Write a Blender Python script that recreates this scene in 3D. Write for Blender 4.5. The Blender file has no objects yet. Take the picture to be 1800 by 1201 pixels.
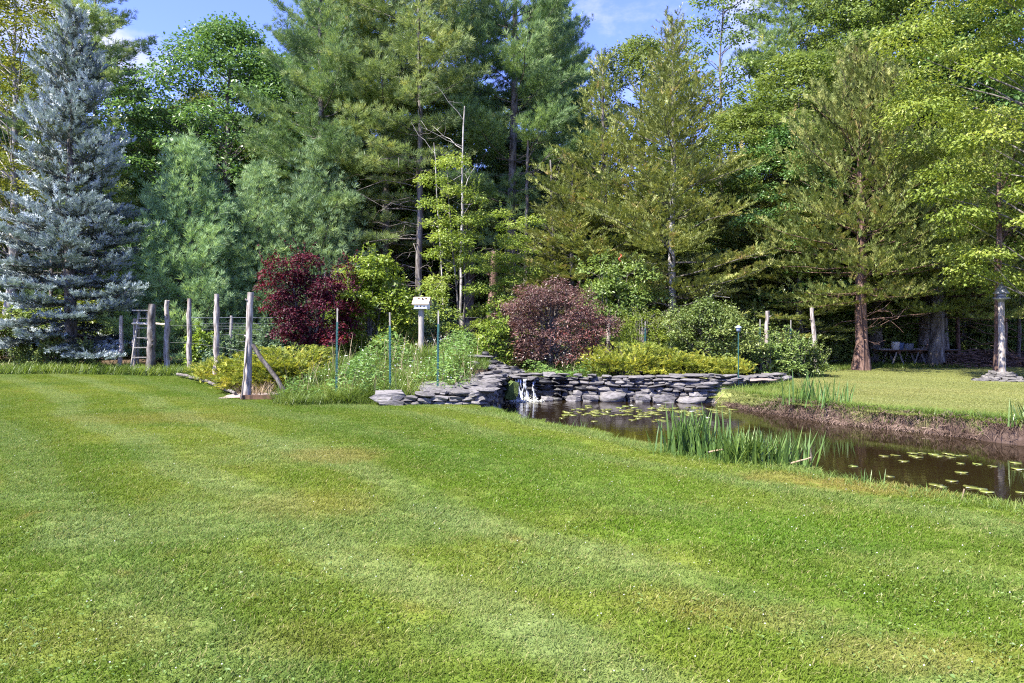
import bpy, math, random
import numpy as np

# ------------------------------------------------------------------ camera, sky, sun, exposure
S = bpy.context.scene
COL = S.collection
R = math.radians
CAM_Z, FPX, HOR = 1.6, 1200.0, 570.0          # eye height, focal length in photo pixels, horizon row

cam_data = bpy.data.cameras.new('camera')
cam_data.sensor_width = 36.0
cam_data.lens = 24.0
cam_data.shift_y = -30.5 / 1800.0
cam_data.clip_start = 0.05
cam_data.clip_end = 2000
cam = bpy.data.objects.new('camera', cam_data)
COL.objects.link(cam)
cam.location = (0, 0, CAM_Z)
cam.rotation_euler = (R(90), 0, 0)
S.camera = cam

SUN_DIR = np.array([-0.56, -0.46, 0.92]); SUN_DIR /= np.linalg.norm(SUN_DIR)   # towards the sun
SUN_EL = math.asin(SUN_DIR[2])
SUN_AZ = math.atan2(SUN_DIR[0], SUN_DIR[1])
SUN_STRENGTH, SKY_STRENGTH, EXPOSURE = 5.0, 0.15, 1.8

W = bpy.data.worlds.new('World'); S.world = W; W.use_nodes = True
nt = W.node_tree; nt.nodes.clear()
def wn(t, **k):
    n = nt.nodes.new(t)
    for a, b in k.items(): setattr(n, a, b)
    return n
sky = wn('ShaderNodeTexSky', sky_type='NISHITA', sun_disc=False, sun_elevation=SUN_EL, sun_rotation=SUN_AZ)
sky.altitude = 200; sky.air_density = 1.0; sky.dust_density = 0.25; sky.ozone_density = 2.5
tc = wn('ShaderNodeTexCoord')
noi = wn('ShaderNodeTexNoise'); noi.inputs['Scale'].default_value = 7.0; noi.inputs['Detail'].default_value = 9.0; noi.inputs['Roughness'].default_value = 0.6
mp = wn('ShaderNodeMapping'); mp.inputs['Scale'].default_value = (1, 1, 1.9)
nt.links.new(tc.outputs['Generated'], mp.inputs['Vector']); nt.links.new(mp.outputs[0], noi.inputs['Vector'])
# soft banks of cloud at the compass bearings where the photograph has them, broken up by the noise, plus thin ones elsewhere
def cloud_bank(px, py, rad, amp):
    d = np.array([(px-900)/FPX, 1.0, (HOR-py)/FPX]); d /= np.linalg.norm(d)
    dist = wn('ShaderNodeVectorMath', operation='DISTANCE'); dist.inputs[1].default_value = tuple(d)
    nt.links.new(tc.outputs['Generated'], dist.inputs[0])
    m = wn('ShaderNodeMapRange', interpolation_type='SMOOTHSTEP')
    m.inputs['From Min'].default_value = 0; m.inputs['From Max'].default_value = rad
    m.inputs['To Min'].default_value = amp; m.inputs['To Max'].default_value = 0
    nt.links.new(dist.outputs['Value'], m.inputs['Value'])
    return m.outputs[0]
acc = noi.outputs['Fac']
for b in ((225, 150, .10, .24), (60, 15, .12, .18), (1300, 10, .12, .30), (1050, 30, .05, .14), (-500, 100, .5, .2), (2300, 60, .4, .2)):
    a = wn('ShaderNodeMath', operation='ADD'); nt.links.new(acc, a.inputs[0]); nt.links.new(cloud_bank(*b), a.inputs[1]); acc = a.outputs[0]
cr = wn('ShaderNodeMapRange', interpolation_type='SMOOTHSTEP')
cr.inputs['From Min'].default_value = .60; cr.inputs['From Max'].default_value = .86
cr.inputs['To Min'].default_value = 0; cr.inputs['To Max'].default_value = .85
nt.links.new(acc, cr.inputs['Value'])
tint = wn('ShaderNodeMix', data_type='RGBA', blend_type='MULTIPLY'); tint.inputs['Factor'].default_value = 1
nt.links.new(sky.outputs[0], tint.inputs[6]); tint.inputs[7].default_value = (0.56, 0.53, 0.94, 1)
mixc = wn('ShaderNodeMix', data_type='RGBA'); nt.links.new(cr.outputs[0], mixc.inputs['Factor'])
nt.links.new(tint.outputs[2], mixc.inputs[6]); mixc.inputs[7].default_value = (2.1, 2.15, 2.4, 1)
bg = wn('ShaderNodeBackground'); bg.inputs['Strength'].default_value = SKY_STRENGTH
nt.links.new(mixc.outputs[2], bg.inputs['Color'])
wo = wn('ShaderNodeOutputWorld'); nt.links.new(bg.outputs[0], wo.inputs['Surface'])

sd = bpy.data.lights.new('sun', 'SUN'); sd.energy = SUN_STRENGTH; sd.angle = R(0.53); sd.color = (1.0, 0.94, 0.82)
sun = bpy.data.objects.new('sun', sd); COL.objects.link(sun)
from mathutils import Vector
sun.rotation_euler = Vector(tuple(SUN_DIR)).to_track_quat('Z', 'Y').to_euler()
S.view_settings.view_transform = 'Standard'; S.view_settings.look = 'None'
S.view_settings.exposure = EXPOSURE; S.view_settings.gamma = 1.0; S.view_settings.use_curve_mapping = False
S.render.engine = 'CYCLES'
S.cycles.max_bounces = 8; S.cycles.diffuse_bounces = 5; S.cycles.transmission_bounces = 5; S.cycles.transparent_max_bounces = 8
S.cycles.use_denoising = False; S.cycles.pixel_filter_type = 'BLACKMAN_HARRIS'; S.cycles.filter_width = 1.15
S.cycles.sample_clamp_indirect = 6.0
S.cycles.caustics_reflective = False; S.cycles.caustics_refractive = False

rng = np.random.default_rng(7)
def px2x(px, Y): return (px - 900.0) / FPX * Y
def py2z(py, Y): return CAM_Z - (py - HOR) / FPX * Y

# ------------------------------------------------------------------ object bookkeeping
def tag(o, label=None, cat=None, group=None, kind=None):
    if label: o['label'] = label
    if cat: o['category'] = cat
    if group: o['group'] = group
    if kind: o['kind'] = kind
    return o
def thing(name, label, cat, loc=(0, 0, 0), rz=0.0, group=None, scale=1.0):
    o = bpy.data.objects.new(name, None); COL.objects.link(o)
    o.empty_display_size = .2
    o.location = loc; o.rotation_euler = (0, 0, rz); o.scale = (scale,)*3 if not hasattr(scale, '__len__') else scale
    return tag(o, label, cat, group)
def link(name, me, parent=None, loc=None, rot=None, scale=None):
    o = bpy.data.objects.new(name, me); COL.objects.link(o)
    if parent: o.parent = parent
    if loc is not None: o.location = loc
    if rot is not None: o.rotation_euler = rot
    if scale is not None: o.scale = scale
    return o

class MB:
    """collects vertices and triangles, then makes ONE mesh"""
    def __init__(s): s.v = []; s.f = []; s.m = []; s.n = 0
    def add(s, v, f, mat=0):
        v = np.asarray(v, float).reshape(-1, 3); f = np.asarray(f, int)
        if f.shape[1] == 4: f = np.concatenate([f[:, [0, 1, 2]], f[:, [0, 2, 3]]])
        s.v.append(v); s.f.append(f + s.n); s.m.append(np.full(len(f), mat)); s.n += len(v)
        return s
    def mesh(s, name, mats, smooth=False):
        v = np.concatenate(s.v); f = np.concatenate(s.f); mi = np.concatenate(s.m)
        me = bpy.data.meshes.new(name)
        me.vertices.add(len(v)); me.vertices.foreach_set('co', v.astype(np.float32).ravel())
        me.loops.add(f.size); me.loops.foreach_set('vertex_index', f.astype(np.int32).ravel())
        me.polygons.add(len(f)); me.polygons.foreach_set('loop_start', np.arange(0, f.size, 3, dtype=np.int32))
        me.polygons.foreach_set('material_index', mi.astype(np.int32))
        me.polygons.foreach_set('use_smooth', np.full(len(f), smooth))
        me.update(calc_edges=True)
        for m in (mats if isinstance(mats, (list, tuple)) else [mats]): me.materials.append(m)
        return me

def norm(a): return a / np.maximum(np.linalg.norm(a, axis=-1, keepdims=True), 1e-9)
def tube(mb, pts, rad, sides=6, mat=0, cap=True, bump=0.0, rg=None):
    pts = np.asarray(pts, float); n = len(pts); rad = np.broadcast_to(np.asarray(rad, float), (n,))
    t = norm(np.gradient(pts, axis=0)); ref = np.where(np.abs(t[:, 2:3]) > .9, [[1., 0, 0]], [[0, 0, 1.]])
    a = norm(np.cross(ref, t)); b = np.cross(t, a)
    th = np.arange(sides) / sides * 2 * np.pi
    rr = rad[:, None] * (1 + (0 if not bump else bump * (rg or rng).standard_normal((n, sides))))
    v = pts[:, None] + rr[..., None] * (np.cos(th)[None, :, None] * a[:, None] + np.sin(th)[None, :, None] * b[:, None])
    i = np.arange(n - 1)[:, None] * sides; j = np.arange(sides)[None]; k = (j + 1) % sides
    f = np.stack([i + j, i + k, i + sides + k, i + sides + j], -1).reshape(-1, 4)
    mb.add(v.reshape(-1, 3), f, mat)
    if cap:
        e = v[-1]; mb.add(np.vstack([e, pts[-1:]]), np.stack([np.arange(sides), (np.arange(sides) + 1) % sides, np.full(sides, sides)], -1), mat)
def box(mb, c, s, mat=0, rz=0.0, M=None):
    v = np.array([[x, y, z] for x in (-.5, .5) for y in (-.5, .5) for z in (-.5, .5)]) * np.asarray(s, float)
    if M is not None: v = v @ np.asarray(M).T
    cz, sz = math.cos(rz), math.sin(rz)
    v = v @ np.array([[cz, sz, 0], [-sz, cz, 0], [0, 0, 1]]) + np.asarray(c, float)
    mb.add(v, [[0, 1, 3, 2], [4, 6, 7, 5], [0, 4, 5, 1], [2, 3, 7, 6], [0, 2, 6, 4], [1, 5, 7, 3]], mat)
def lathe(mb, prof, sides=16, c=(0, 0, 0), mat=0):
    prof = np.asarray(prof, float); th = np.arange(sides) / sides * 2 * np.pi; n = len(prof)
    v = np.stack([prof[:, :1] * np.cos(th), prof[:, :1] * np.sin(th), np.repeat(prof[:, 1:], sides, 1)], -1) + np.asarray(c, float)
    i = np.arange(n - 1)[:, None] * sides; j = np.arange(sides)[None]; k = (j + 1) % sides
    mb.add(v.reshape(-1, 3), np.stack([i + j, i + k, i + sides + k, i + sides + j], -1).reshape(-1, 4), mat)
def stamp(mb, tv, tf, pos, dr, up, sc, mat=0):
    """copies of a small template (x = growth direction, z = upper side) put at pos"""
    pos = np.asarray(pos, float); N = len(pos)
    if N == 0: return
    x = norm(np.asarray(dr, float)); y = norm(np.cross(np.broadcast_to(up, (N, 3)), x) + 1e-6); z = np.cross(x, y)
    sc = np.broadcast_to(np.asarray(sc, float), (N,))
    v = (x[:, None] * tv[None, :, :1] + y[:, None] * tv[None, :, 1:2] + z[:, None] * tv[None, :, 2:3]) * sc[:, None, None] + pos[:, None]
    f = tf[None] + (np.arange(N) * len(tv))[:, None, None]
    mb.add(v.reshape(-1, 3), f.reshape(-1, 3), mat)
def rdir(n, g): return norm(g.standard_normal((n, 3)))
UP = np.array([[0, 0, 1.0]])

# foliage templates -------------------------------------------------
def needle_tuft(n, seed, spread=1.1, w=.045):
    g = np.random.default_rng(seed); v = [[0, 0, 0]]; f = []
    for i in range(n):
        a = g.uniform(0, 2*np.pi); t = spread * g.uniform(.1, 1); L = g.uniform(.75, 1.05)
        d = np.array([math.cos(t), math.sin(t)*math.cos(a), math.sin(t)*math.sin(a)])
        s = norm(np.cross(d, g.standard_normal(3)))
        v += [d*L*.5 + s*w, d*L]; f.append([0, len(v)-2, len(v)-1])
    return np.array(v, float), np.array(f)
def twig(n, seed, flat=.35, length=.3, w=None):
    g = np.random.default_rng(seed); ax = [[i/n, 0, .06*math.sin(i/n*2)] for i in range(n+1)]; v = list(ax); f = []
    for i in range(n):
        for s in (-1, 1):
            L = length*(1.1 - .6*i/n)*g.uniform(.8, 1.2); p = np.array(ax[i])*.5 + np.array(ax[i+1])*.5
            v.append(p + [L*.75, s*L*.75, L*flat*g.uniform(-.3, 1.3)]); f.append([i, i+1, len(v)-1] if s > 0 else [i+1, i, len(v)-1])
        if i % 2: v.append(np.array(ax[i]) + [L*.6, 0, L*.8]); f.append([i-1, i, len(v)-1])
    v.append([1.2, 0, .05]); f.append([n-1, n, len(v)-1])
    return np.array(v, float), np.array(f)
LEAF = (np.array([[0, 0, 0], [.45, .3, .07], [1, 0, -.1], [.45, -.3, .07]]), np.array([[0, 1, 2], [0, 2, 3]]))   # folded kite
NARROW = (np.array([[0, 0, 0], [.5, .16, .04], [1, 0, -.1], [.5, -.16, .04]]), np.array([[0, 1, 2], [0, 2, 3]]))
LOBED = (np.array([[0, 0, 0], [.35, .5, -.04], [.62, .22, .05], [1, 0, -.12], [.62, -.22, .05], [.35, -.5, -.04]]),
         np.array([[0, 1, 2], [0, 2, 3], [0, 3, 4], [0, 4, 5]]))
TUFT = needle_tuft(17, 3, 1.15, .062); TUFT_S = needle_tuft(11, 4, 1.3, .06)
TWIG = twig(5, 5, flat=.7, length=.42); SPRAY = twig(6, 8, flat=.9, length=.42)
def blade(n=3, w=.05, bend=.35):
    v = []; f = []
    for i in range(n):
        t = i/n; v += [[t, -w*(1-t*.6), bend*t*t], [t, w*(1-t*.6), bend*t*t]]
    v.append([1, 0, bend])
    for i in range(n-1): f += [[2*i, 2*i+1, 2*i+3], [2*i, 2*i+3, 2*i+2]]
    f.append([2*n-2, 2*n-1, 2*n]); return np.array(v, float), np.array(f)
BLADE = blade(); REED = blade(3, .027, .14)

# ------------------------------------------------------------------ materials
def new_mat(name):
    m = bpy.data.materials.new(name); m.use_nodes = True; m.node_tree.nodes.clear(); return m
class NT:
    def __init__(s, m): s.t = m.node_tree
    def n(s, t, **k):
        o = s.t.nodes.new(t)
        for a, b in k.items():
            if a in ('sc', 'det', 'rough', 'dist'):
                o.inputs[{'sc': 'Scale', 'det': 'Detail', 'rough': 'Roughness', 'dist': 'Distortion'}[a]].default_value = b
            else: setattr(o, a, b)
        return o
    def l(s, a, b): s.t.links.new(a, b)
    def ramp(s, fac, stops):
        r = s.n('ShaderNodeValToRGB'); e = r.color_ramp.elements
        while len(e) < len(stops): e.new(.5)
        for k, (p, c) in enumerate(stops): e[k].position = p; e[k].color = (*c, 1)
        s.l(fac, r.inputs[0]); return r.outputs[0]
    def mix(s, fac, a, b, bt='MIX'):
        m = s.n('ShaderNodeMix', data_type='RGBA', blend_type=bt)
        for sock, val in ((m.inputs['Factor'], fac), (m.inputs[6], a), (m.inputs[7], b)):
            if isinstance(val, (int, float)): sock.default_value = val
            elif isinstance(val, tuple): sock.default_value = (*val, 1)
            else: s.l(val, sock)
        return m.outputs[2]
    def math(s, op, a, b=0.0, c=None):
        m = s.n('ShaderNodeMath', operation=op)
        for i, v in enumerate((a, b) if c is None else (a, b, c)):
            if isinstance(v, (int, float)): m.inputs[i].default_value = v
            else: s.l(v, m.inputs[i])
        return m.outputs[0]
    def mr(s, v, a, b, c=0., d=1.):
        m = s.n('ShaderNodeMapRange', interpolation_type='SMOOTHSTEP')
        for i, k in zip(('From Min', 'From Max', 'To Min', 'To Max'), (a, b, c, d)): m.inputs[i].default_value = k
        s.l(v, m.inputs['Value']); return m.outputs[0]
    def out(s, sh, disp=None):
        o = s.n('ShaderNodeOutputMaterial'); s.l(sh, o.inputs['Surface'])
def foliage(name, stops, transl=.35, rough=.5, spec=.35, obvar=.12, scale=.7, tcol=None, gain=1.):
    """leaf material: tone varies leaf by leaf, clump by clump and plant by plant; light also passes through"""
    stops = [(p_, tuple(c_*gain for c_ in c3)) for p_, c3 in stops]
    m = new_mat(name); t = NT(m)
    geo = t.n('ShaderNodeNewGeometry'); tcn = t.n('ShaderNodeTexCoord')
    nz = t.n('ShaderNodeTexNoise', sc=scale, det=3)
    t.l(tcn.outputs['Object'], nz.inputs['Vector'])
    f = t.math('ADD', t.math('MULTIPLY', geo.outputs['Random Per Island'], .55), t.math('MULTIPLY', t.mr(nz.outputs['Fac'], .3, .7), .45))
    col = t.ramp(f, stops)
    oi = t.n('ShaderNodeObjectInfo'); hs = t.n('ShaderNodeHueSaturation')
    t.l(t.math('ADD', .5 - obvar*.06, t.math('MULTIPLY', oi.outputs['Random'], obvar*.12)), hs.inputs['Hue'])
    t.l(t.math('ADD', 1 - obvar, t.math('MULTIPLY', oi.outputs['Random'], 2*obvar)), hs.inputs['Value'])
    t.l(col, hs.inputs['Color']); col = hs.outputs[0]
    p = t.n('ShaderNodeBsdfPrincipled'); t.l(col, p.inputs['Base Color']); p.inputs['Roughness'].default_value = rough
    p.inputs['Specular IOR Level'].default_value = spec
    tr = t.n('ShaderNodeBsdfTranslucent')
    t.l(t.mix(1.0, col, tcol or (1.0, 1.0, .6), 'MULTIPLY'), tr.inputs['Color'])
    mx = t.n('ShaderNodeMixShader'); mx.inputs[0].default_value = transl
    t.l(p.outputs[0], mx.inputs[1]); t.l(tr.outputs[0], mx.inputs[2]); t.out(mx.outputs[0])
    return m
def rough_mat(name, stops, sc=(8, 8, 8), det=6, rough=.85, bump=.4, bdist=.02, spec=.25, rand=0.0, metal=0.0, spots=None):
    m = new_mat(name); t = NT(m)
    tcn = t.n('ShaderNodeTexCoord'); mp = t.n('ShaderNodeMapping'); mp.inputs['Scale'].default_value = sc
    oi = t.n('ShaderNodeObjectInfo')
    t.l(tcn.outputs['Object'], mp.inputs['Vector']); cmb = t.n('ShaderNodeVectorMath', operation='ADD')
    t.l(mp.outputs[0], cmb.inputs[0])
    sx = t.n('ShaderNodeCombineXYZ'); t.l(t.math('MULTIPLY', oi.outputs['Random'], 37.0), sx.inputs[0]); t.l(sx.outputs[0], cmb.inputs[1])
    nz = t.n('ShaderNodeTexNoise', sc=1.0, det=det, rough=.65); t.l(cmb.outputs[0], nz.inputs['Vector'])
    f = t.mr(nz.outputs['Fac'], .28, .72)
    if rand: f = t.math('ADD', t.math('MULTIPLY', f, 1-rand), t.math('MULTIPLY', oi.outputs['Random'], rand))
    col = t.ramp(f, stops)
    if spots:
        n2 = t.n('ShaderNodeTexNoise', sc=.6, det=5); t.l(cmb.outputs[0], n2.inputs['Vector'])
        col = t.mix(t.mr(n2.outputs['Fac'], spots[1], spots[1]+.1), col, spots[0])
    p = t.n('ShaderNodeBsdfPrincipled'); t.l(col, p.inputs['Base Color']); p.inputs['Roughness'].default_value = rough
    p.inputs['Specular IOR Level'].default_value = spec; p.inputs['Metallic'].default_value = metal
    if bump:
        b = t.n('ShaderNodeBump'); b.inputs['Strength'].default_value = bump; b.inputs['Distance'].default_value = bdist
        t.l(nz.outputs['Fac'], b.inputs['Height']); t.l(b.outputs[0], p.inputs['Normal'])
    t.out(p.outputs[0]); return m

M = {}
M['pine'] = foliage('pine_needles', [(0, (.06, .10, .042)), (.5, (.145, .205, .082)), (.85, (.24, .285, .105)), (1, (.33, .31, .09))], .42, .45, gain=1.6)
M['pine_dark'] = foliage('dark_pine_needles', [(0, (.045, .085, .04)), (.5, (.105, .165, .07)), (.9, (.18, .24, .095)), (1, (.24, .26, .09))], .4, .45, gain=1.6)
M['pine_young'] = foliage('young_pine_needles', [(0, (.07, .12, .06)), (.5, (.15, .225, .11)), (.9, (.24, .32, .14)), (1, (.28, .34, .13))], .35, .45, gain=1.5)
M['spruce'] = foliage('blue_spruce_needles', [(0, (.065, .09, .09)), (.35, (.16, .2, .205)), (.75, (.32, .37, .385)), (1, (.46, .5, .51))], .15, .45, obvar=0, tcol=(.9, 1, .9), gain=1.2)
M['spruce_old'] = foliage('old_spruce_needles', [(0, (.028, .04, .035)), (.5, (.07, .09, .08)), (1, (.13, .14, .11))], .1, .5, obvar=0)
M['cedar'] = foliage('cedar_sprays', [(0, (.06, .075, .022)), (.45, (.125, .15, .04)), (.8, (.195, .205, .058)), (1, (.25, .17, .075))], .25, .5, gain=1.45)
M['juniper'] = foliage('juniper_sprays', [(0, (.06, .085, .024)), (.5, (.13, .165, .042)), (.85, (.205, .215, .06)), (1, (.27, .19, .08))], .25, .5, gain=1.4)
M['leaf_dark'] = foliage('dark_leaves', [(0, (.04, .09, .026)), (.5, (.085, .165, .05)), (1, (.16, .25, .09))], .4, .35, .5, gain=1.4)
M['leaf_mid'] = foliage('mid_leaves', [(0, (.065, .105, .026)), (.5, (.135, .19, .048)), (1, (.24, .29, .085))], .45, .4, .45, gain=1.25)
M['leaf_yellow'] = foliage('yellow_green_leaves', [(0, (.115, .185, .026)), (.5, (.215, .295, .05)), (1, (.36, .40, .09))], .45, .45, .35, gain=1.1)
M['leaf_olive'] = foliage('olive_leaves', [(0, (.08, .10, .012)), (.5, (.15, .18, .025)), (1, (.26, .27, .04))], .4, .45, .35, gain=1.15)
M['leaf_lime'] = foliage('lime_shrub_leaves', [(0, (.07, .12, .012)), (.5, (.17, .24, .03)), (.9, (.29, .34, .05)), (1, (.33, .25, .06))], .38, .4, .4, gain=1.15)
M['plum'] = foliage('plum_leaves', [(0, (.035, .008, .016)), (.5, (.10, .015, .03)), (.85, (.21, .022, .03)), (1, (.32, .04, .03))], .25, .5, .25, tcol=(1, .3, .3), gain=0.75)
M['redbrown'] = foliage('red_brown_leaves', [(0, (.06, .04, .035)), (.45, (.17, .095, .08)), (.75, (.25, .14, .11)), (1, (.36, .06, .06))], .25, .4, .45, tcol=(1, .6, .5), gain=0.8)
M['viburnum'] = foliage('pale_shrub_leaves', [(0, (.06, .10, .022)), (.5, (.14, .20, .05)), (1, (.27, .31, .10))], .3, .4, .4, gain=1.15)
M['gold'] = foliage('golden_juniper', [(0, (.06, .095, .014)), (.4, (.18, .22, .03)), (.75, (.34, .34, .045)), (1, (.48, .41, .06))], .3, .5, scale=1.6, gain=1.1)
M['weed'] = foliage('weed_leaves', [(0, (.05, .10, .025)), (.5, (.12, .20, .05)), (1, (.20, .28, .08))], .4, .45, gain=1.35)
M['bluegreen'] = foliage('grey_green_leaves', [(0, (.06, .11, .06)), (.5, (.13, .20, .11)), (1, (.22, .29, .17))], .35, .45, gain=1.1)
M['meadow'] = foliage('meadow_blades', [(0, (.06, .11, .02)), (.5, (.15, .23, .045)), (.85, (.24, .31, .07)), (1, (.34, .32, .12))], .45, .45, scale=.9, gain=0.85)
M['reed'] = foliage('reed_blades', [(0, (.05, .11, .025)), (.6, (.13, .22, .055)), (.9, (.21, .29, .075)), (1, (.38, .34, .14))], .35, .35, .45, gain=1.1)
M['roots'] = foliage('dead_roots', [(0, (.03, .018, .012)), (.5, (.11, .07, .052)), (.85, (.24, .17, .13)), (1, (.38, .30, .23))], .1, .8)
M['straw'] = foliage('dry_stalks', [(0, (.16, .11, .07)), (.5, (.33, .25, .16)), (1, (.48, .38, .26))], .3, .7)
M['petal'] = foliage('white_petals', [(0, (.62, .62, .58)), (1, (.82, .82, .78))], .3, .6, obvar=0)
M['bark'] = rough_mat('grey_bark', [(0, (.035, .028, .023)), (.5, (.115, .10, .088)), (1, (.23, .215, .20))], (9, 9, 2.2), bump=.8, bdist=.05)
M['bark_pale'] = rough_mat('pale_bark', [(0, (.10, .09, .08)), (.5, (.26, .24, .22)), (1, (.42, .40, .37))], (6, 6, 3), bump=.5, bdist=.03)
M['bark_red'] = rough_mat('red_cedar_bark', [(0, (.04, .022, .017)), (.5, (.13, .078, .06)), (1, (.27, .18, .15))], (14, 14, 1.2), bump=.9, bdist=.05)
M['post'] = rough_mat('weathered_wood', [(0, (.09, .07, .06)), (.45, (.27, .235, .21)), (1, (.47, .43, .40))], (26, 26, 3.5), bump=.8, bdist=.02, spots=((.12, .06, .035), .62))
M['greywood'] = rough_mat('grey_board', [(0, (.16, .145, .13)), (1, (.36, .34, .31))], (30, 30, 4), bump=.4, bdist=.01)
M['palewood'] = rough_mat('pale_board', [(0, (.38, .33, .26)), (1, (.60, .54, .44))], (20, 20, 5), bump=.3, bdist=.01)
M['darkwood'] = rough_mat('dark_board', [(0, (.05, .03, .02)), (1, (.15, .085, .05))], (10, 10, 3), bump=.3, bdist=.01)
M['stone'] = rough_mat('wall_stone', [(0, (.045, .042, .042)), (.35, (.10, .094, .094)), (.7, (.17, .16, .158)), (1, (.26, .245, .24))], (5, 5, 9), bump=.7, bdist=.03, rand=.38, spots=((.062, .066, .036), .585))
M['stone_wet'] = rough_mat('wet_stone', [(0, (.010, .010, .010)), (.5, (.028, .027, .028)), (1, (.075, .072, .075))], (5, 5, 9), bump=.7, bdist=.03, rough=.45, spec=.5, rand=.3)
M['moss'] = rough_mat('mossy_stone', [(0, (.03, .045, .012)), (1, (.12, .17, .04))], (14, 14, 14), bump=1, bdist=.03)
M['greenpost'] = rough_mat('green_steel', [(0, (.008, .045, .04)), (1, (.02, .09, .08))], (20, 20, 6), rough=.5, bump=.1, spec=.5)
M['wire'] = rough_mat('galvanised_wire', [(0, (.2, .2, .2)), (1, (.4, .4, .4))], rough=.45, bump=0, spec=.5, metal=.6)
M['white'] = rough_mat('white_paint', [(0, (.62, .62, .61)), (1, (.80, .80, .79))], (9, 9, 9), rough=.6, bump=.1, spec=.4)
M['tanroof'] = rough_mat('weathered_roof', [(0, (.42, .30, .22)), (1, (.66, .55, .45))], (7, 7, 7), rough=.7, bump=.2)
M['hole'] = rough_mat('dark_opening', [(0, (.012, .012, .012)), (1, (.02, .02, .02))], bump=0)
M['galv'] = rough_mat('weathered_metal', [(0, (.16, .16, .17)), (1, (.34, .34, .36))], (8, 8, 8), rough=.42, bump=.1, spec=.5, metal=.5)
M['rust'] = rough_mat('rusty_metal', [(0, (.09, .04, .025)), (.6, (.26, .13, .08)), (1, (.42, .30, .22))], (9, 9, 9), bump=.3)
M['black'] = rough_mat('black_iron', [(0, (.014, .014, .016)), (1, (.035, .035, .04))], rough=.55, bump=.1, spec=.5)
M['lampblue'] = rough_mat('grey_blue_metal', [(0, (.20, .25, .33)), (1, (.33, .38, .46))], rough=.4, bump=0, spec=.5)
M['pailblue'] = rough_mat('blue_plastic', [(0, (.10, .16, .33)), (1, (.16, .23, .42))], rough=.4, bump=0)
M['ribbon'] = rough_mat('orange_tape', [(0, (.35, .06, .03)), (1, (.5, .10, .05))], rough=.5, bump=0)
M['gravel'] = rough_mat('pink_gravel', [(0, (.12, .09, .075)), (.5, (.27, .215, .185)), (1, (.42, .36, .31))], (60, 60, 60), bump=.8, bdist=.02)
M['brush'] = rough_mat('brush_twigs', [(0, (.045, .028, .022)), (1, (.19, .12, .095))], (6, 6, 6), bump=.3)
M['pad'] = foliage('lily_pad', [(0, (.09, .11, .025)), (.5, (.16, .18, .04)), (.9, (.24, .24, .065)), (1, (.26, .13, .06))], .1, .3, .5, obvar=.25)

# ------------------------------------------------------------------ terrain
WALL = np.array([(0.15, 17.55), (1.0, 17.45), (2.0, 17.4), (3.5, 17.2), (4.7, 16.95), (5.5, 17.2), (6.5, 18.0), (7.6, 18.9)])
POND = np.array([(-.33, 13.15), (.476, 11.43), (1.32, 10.55), (2.10, 9.01), (2.75, 8.24), (3.31, 7.93), (3.66, 7.33), (4.0, 6.86), (4.34, 6.51), (4.65, 6.19),
                 (5.4, 5.3), (7.0, 4.3), (9.5, 3.8), (12, 4.6), (12.6, 6.8), (11, 9.2), (9.2, 10.4), (8.28, 11.04), (7.88, 11.8), (7.3, 12.5), (6.6, 13.2), (5.98, 14.36), (5.5, 15.4), (5.15, 16.5),
                 (4.7, 16.95), (3.5, 17.2), (2.0, 17.4), (1.0, 17.45), (.15, 17.55), (-.2, 17.3), (-.35, 16.2), (-.42, 14.5)])
WATER_Z = -.35
def sdist(x, y, poly):
    """signed distance to a polygon, positive outside"""
    x = np.asarray(x, float); y = np.asarray(y, float); d = np.full(x.shape, 1e9); ins = np.zeros(x.shape, bool)
    n = len(poly)
    for i in range(n):
        ax, ay = poly[i]; bx, by = poly[(i+1) % n]; ex, ey = bx-ax, by-ay
        t = np.clip(((x-ax)*ex + (y-ay)*ey) / (ex*ex+ey*ey), 0, 1)
        d = np.minimum(d, np.hypot(x-ax-t*ex, y-ay-t*ey))
        c = ((ay > y) != (by > y)) & (x < ex*(y-ay)/np.where(ey == 0, 1e-9, ey) + ax)
        ins ^= c
    return np.where(ins, -d, d)
def sst(a, b, v): t = np.clip((v-a)/(b-a), 0, 1); return t*t*(3-2*t)
def forest_edge(x):      # row of depth where mown grass ends
    return np.interp(x, [-40, -16, -9.5, -7.2, -5.0, -2.7, -.5, .2, 5, 7.2, 9.5, 13, 30], [22, 21.5, 21.6, 17.8, 14.0, 13.3, 13.3, 17.5, 17.3, 19.2, 23.6, 24.6, 26])
def land(x, y):
    z = .03*np.sin(x*.55+1)*np.cos(y*.43) + .015*np.sin(x*1.3+y*.9)
    z = z * sst(2, 6, np.hypot(x, y))
    wy = np.interp(x, WALL[:, 0], WALL[:, 1])
    y0 = np.where(x < -.6, forest_edge(x) + .35, wy + .1)
    m = .62*sst(0, 5, y-y0) * sst(-10, -6, x) * (1-sst(4.5, 8, x)) * (1 - .45*sst(22, 27, y))
    lift = .20 * sst(-.02, .12, y-wy) * (x > .1) * (1-.65*sst(5, 7.6, x)) * (1-sst(7.5, 8.2, x)) * (1-sst(18, 20, y)*.6)
    back = .22*sst(25, 34, y) + .0009*np.maximum(y-40, 0)**1.5
    return z + np.maximum(m, lift) + back
def gz(x, y):
    x = np.asarray(x, float); y = np.asarray(y, float)
    d = sdist(x, y, POND); L = land(x, y) - .05*(1-sst(0, .8, d))
    wl = np.where(y > 13.3, 1-sst(4.7, 6.0, x), 0.)
    k = wl*sst(.14, .34, d) + (1-wl)*(sst(-.34, .08, d + .05*np.sin(x*7.3)*np.cos(y*6.1) + .05*np.sin(x*2.9+y*3.7) + .03*np.sin(x*13.+y*11.)))
    return -.95 + (L+.95)*k
def g1(x, y): return float(gz(np.array([x]), np.array([y]))[0])

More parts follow.
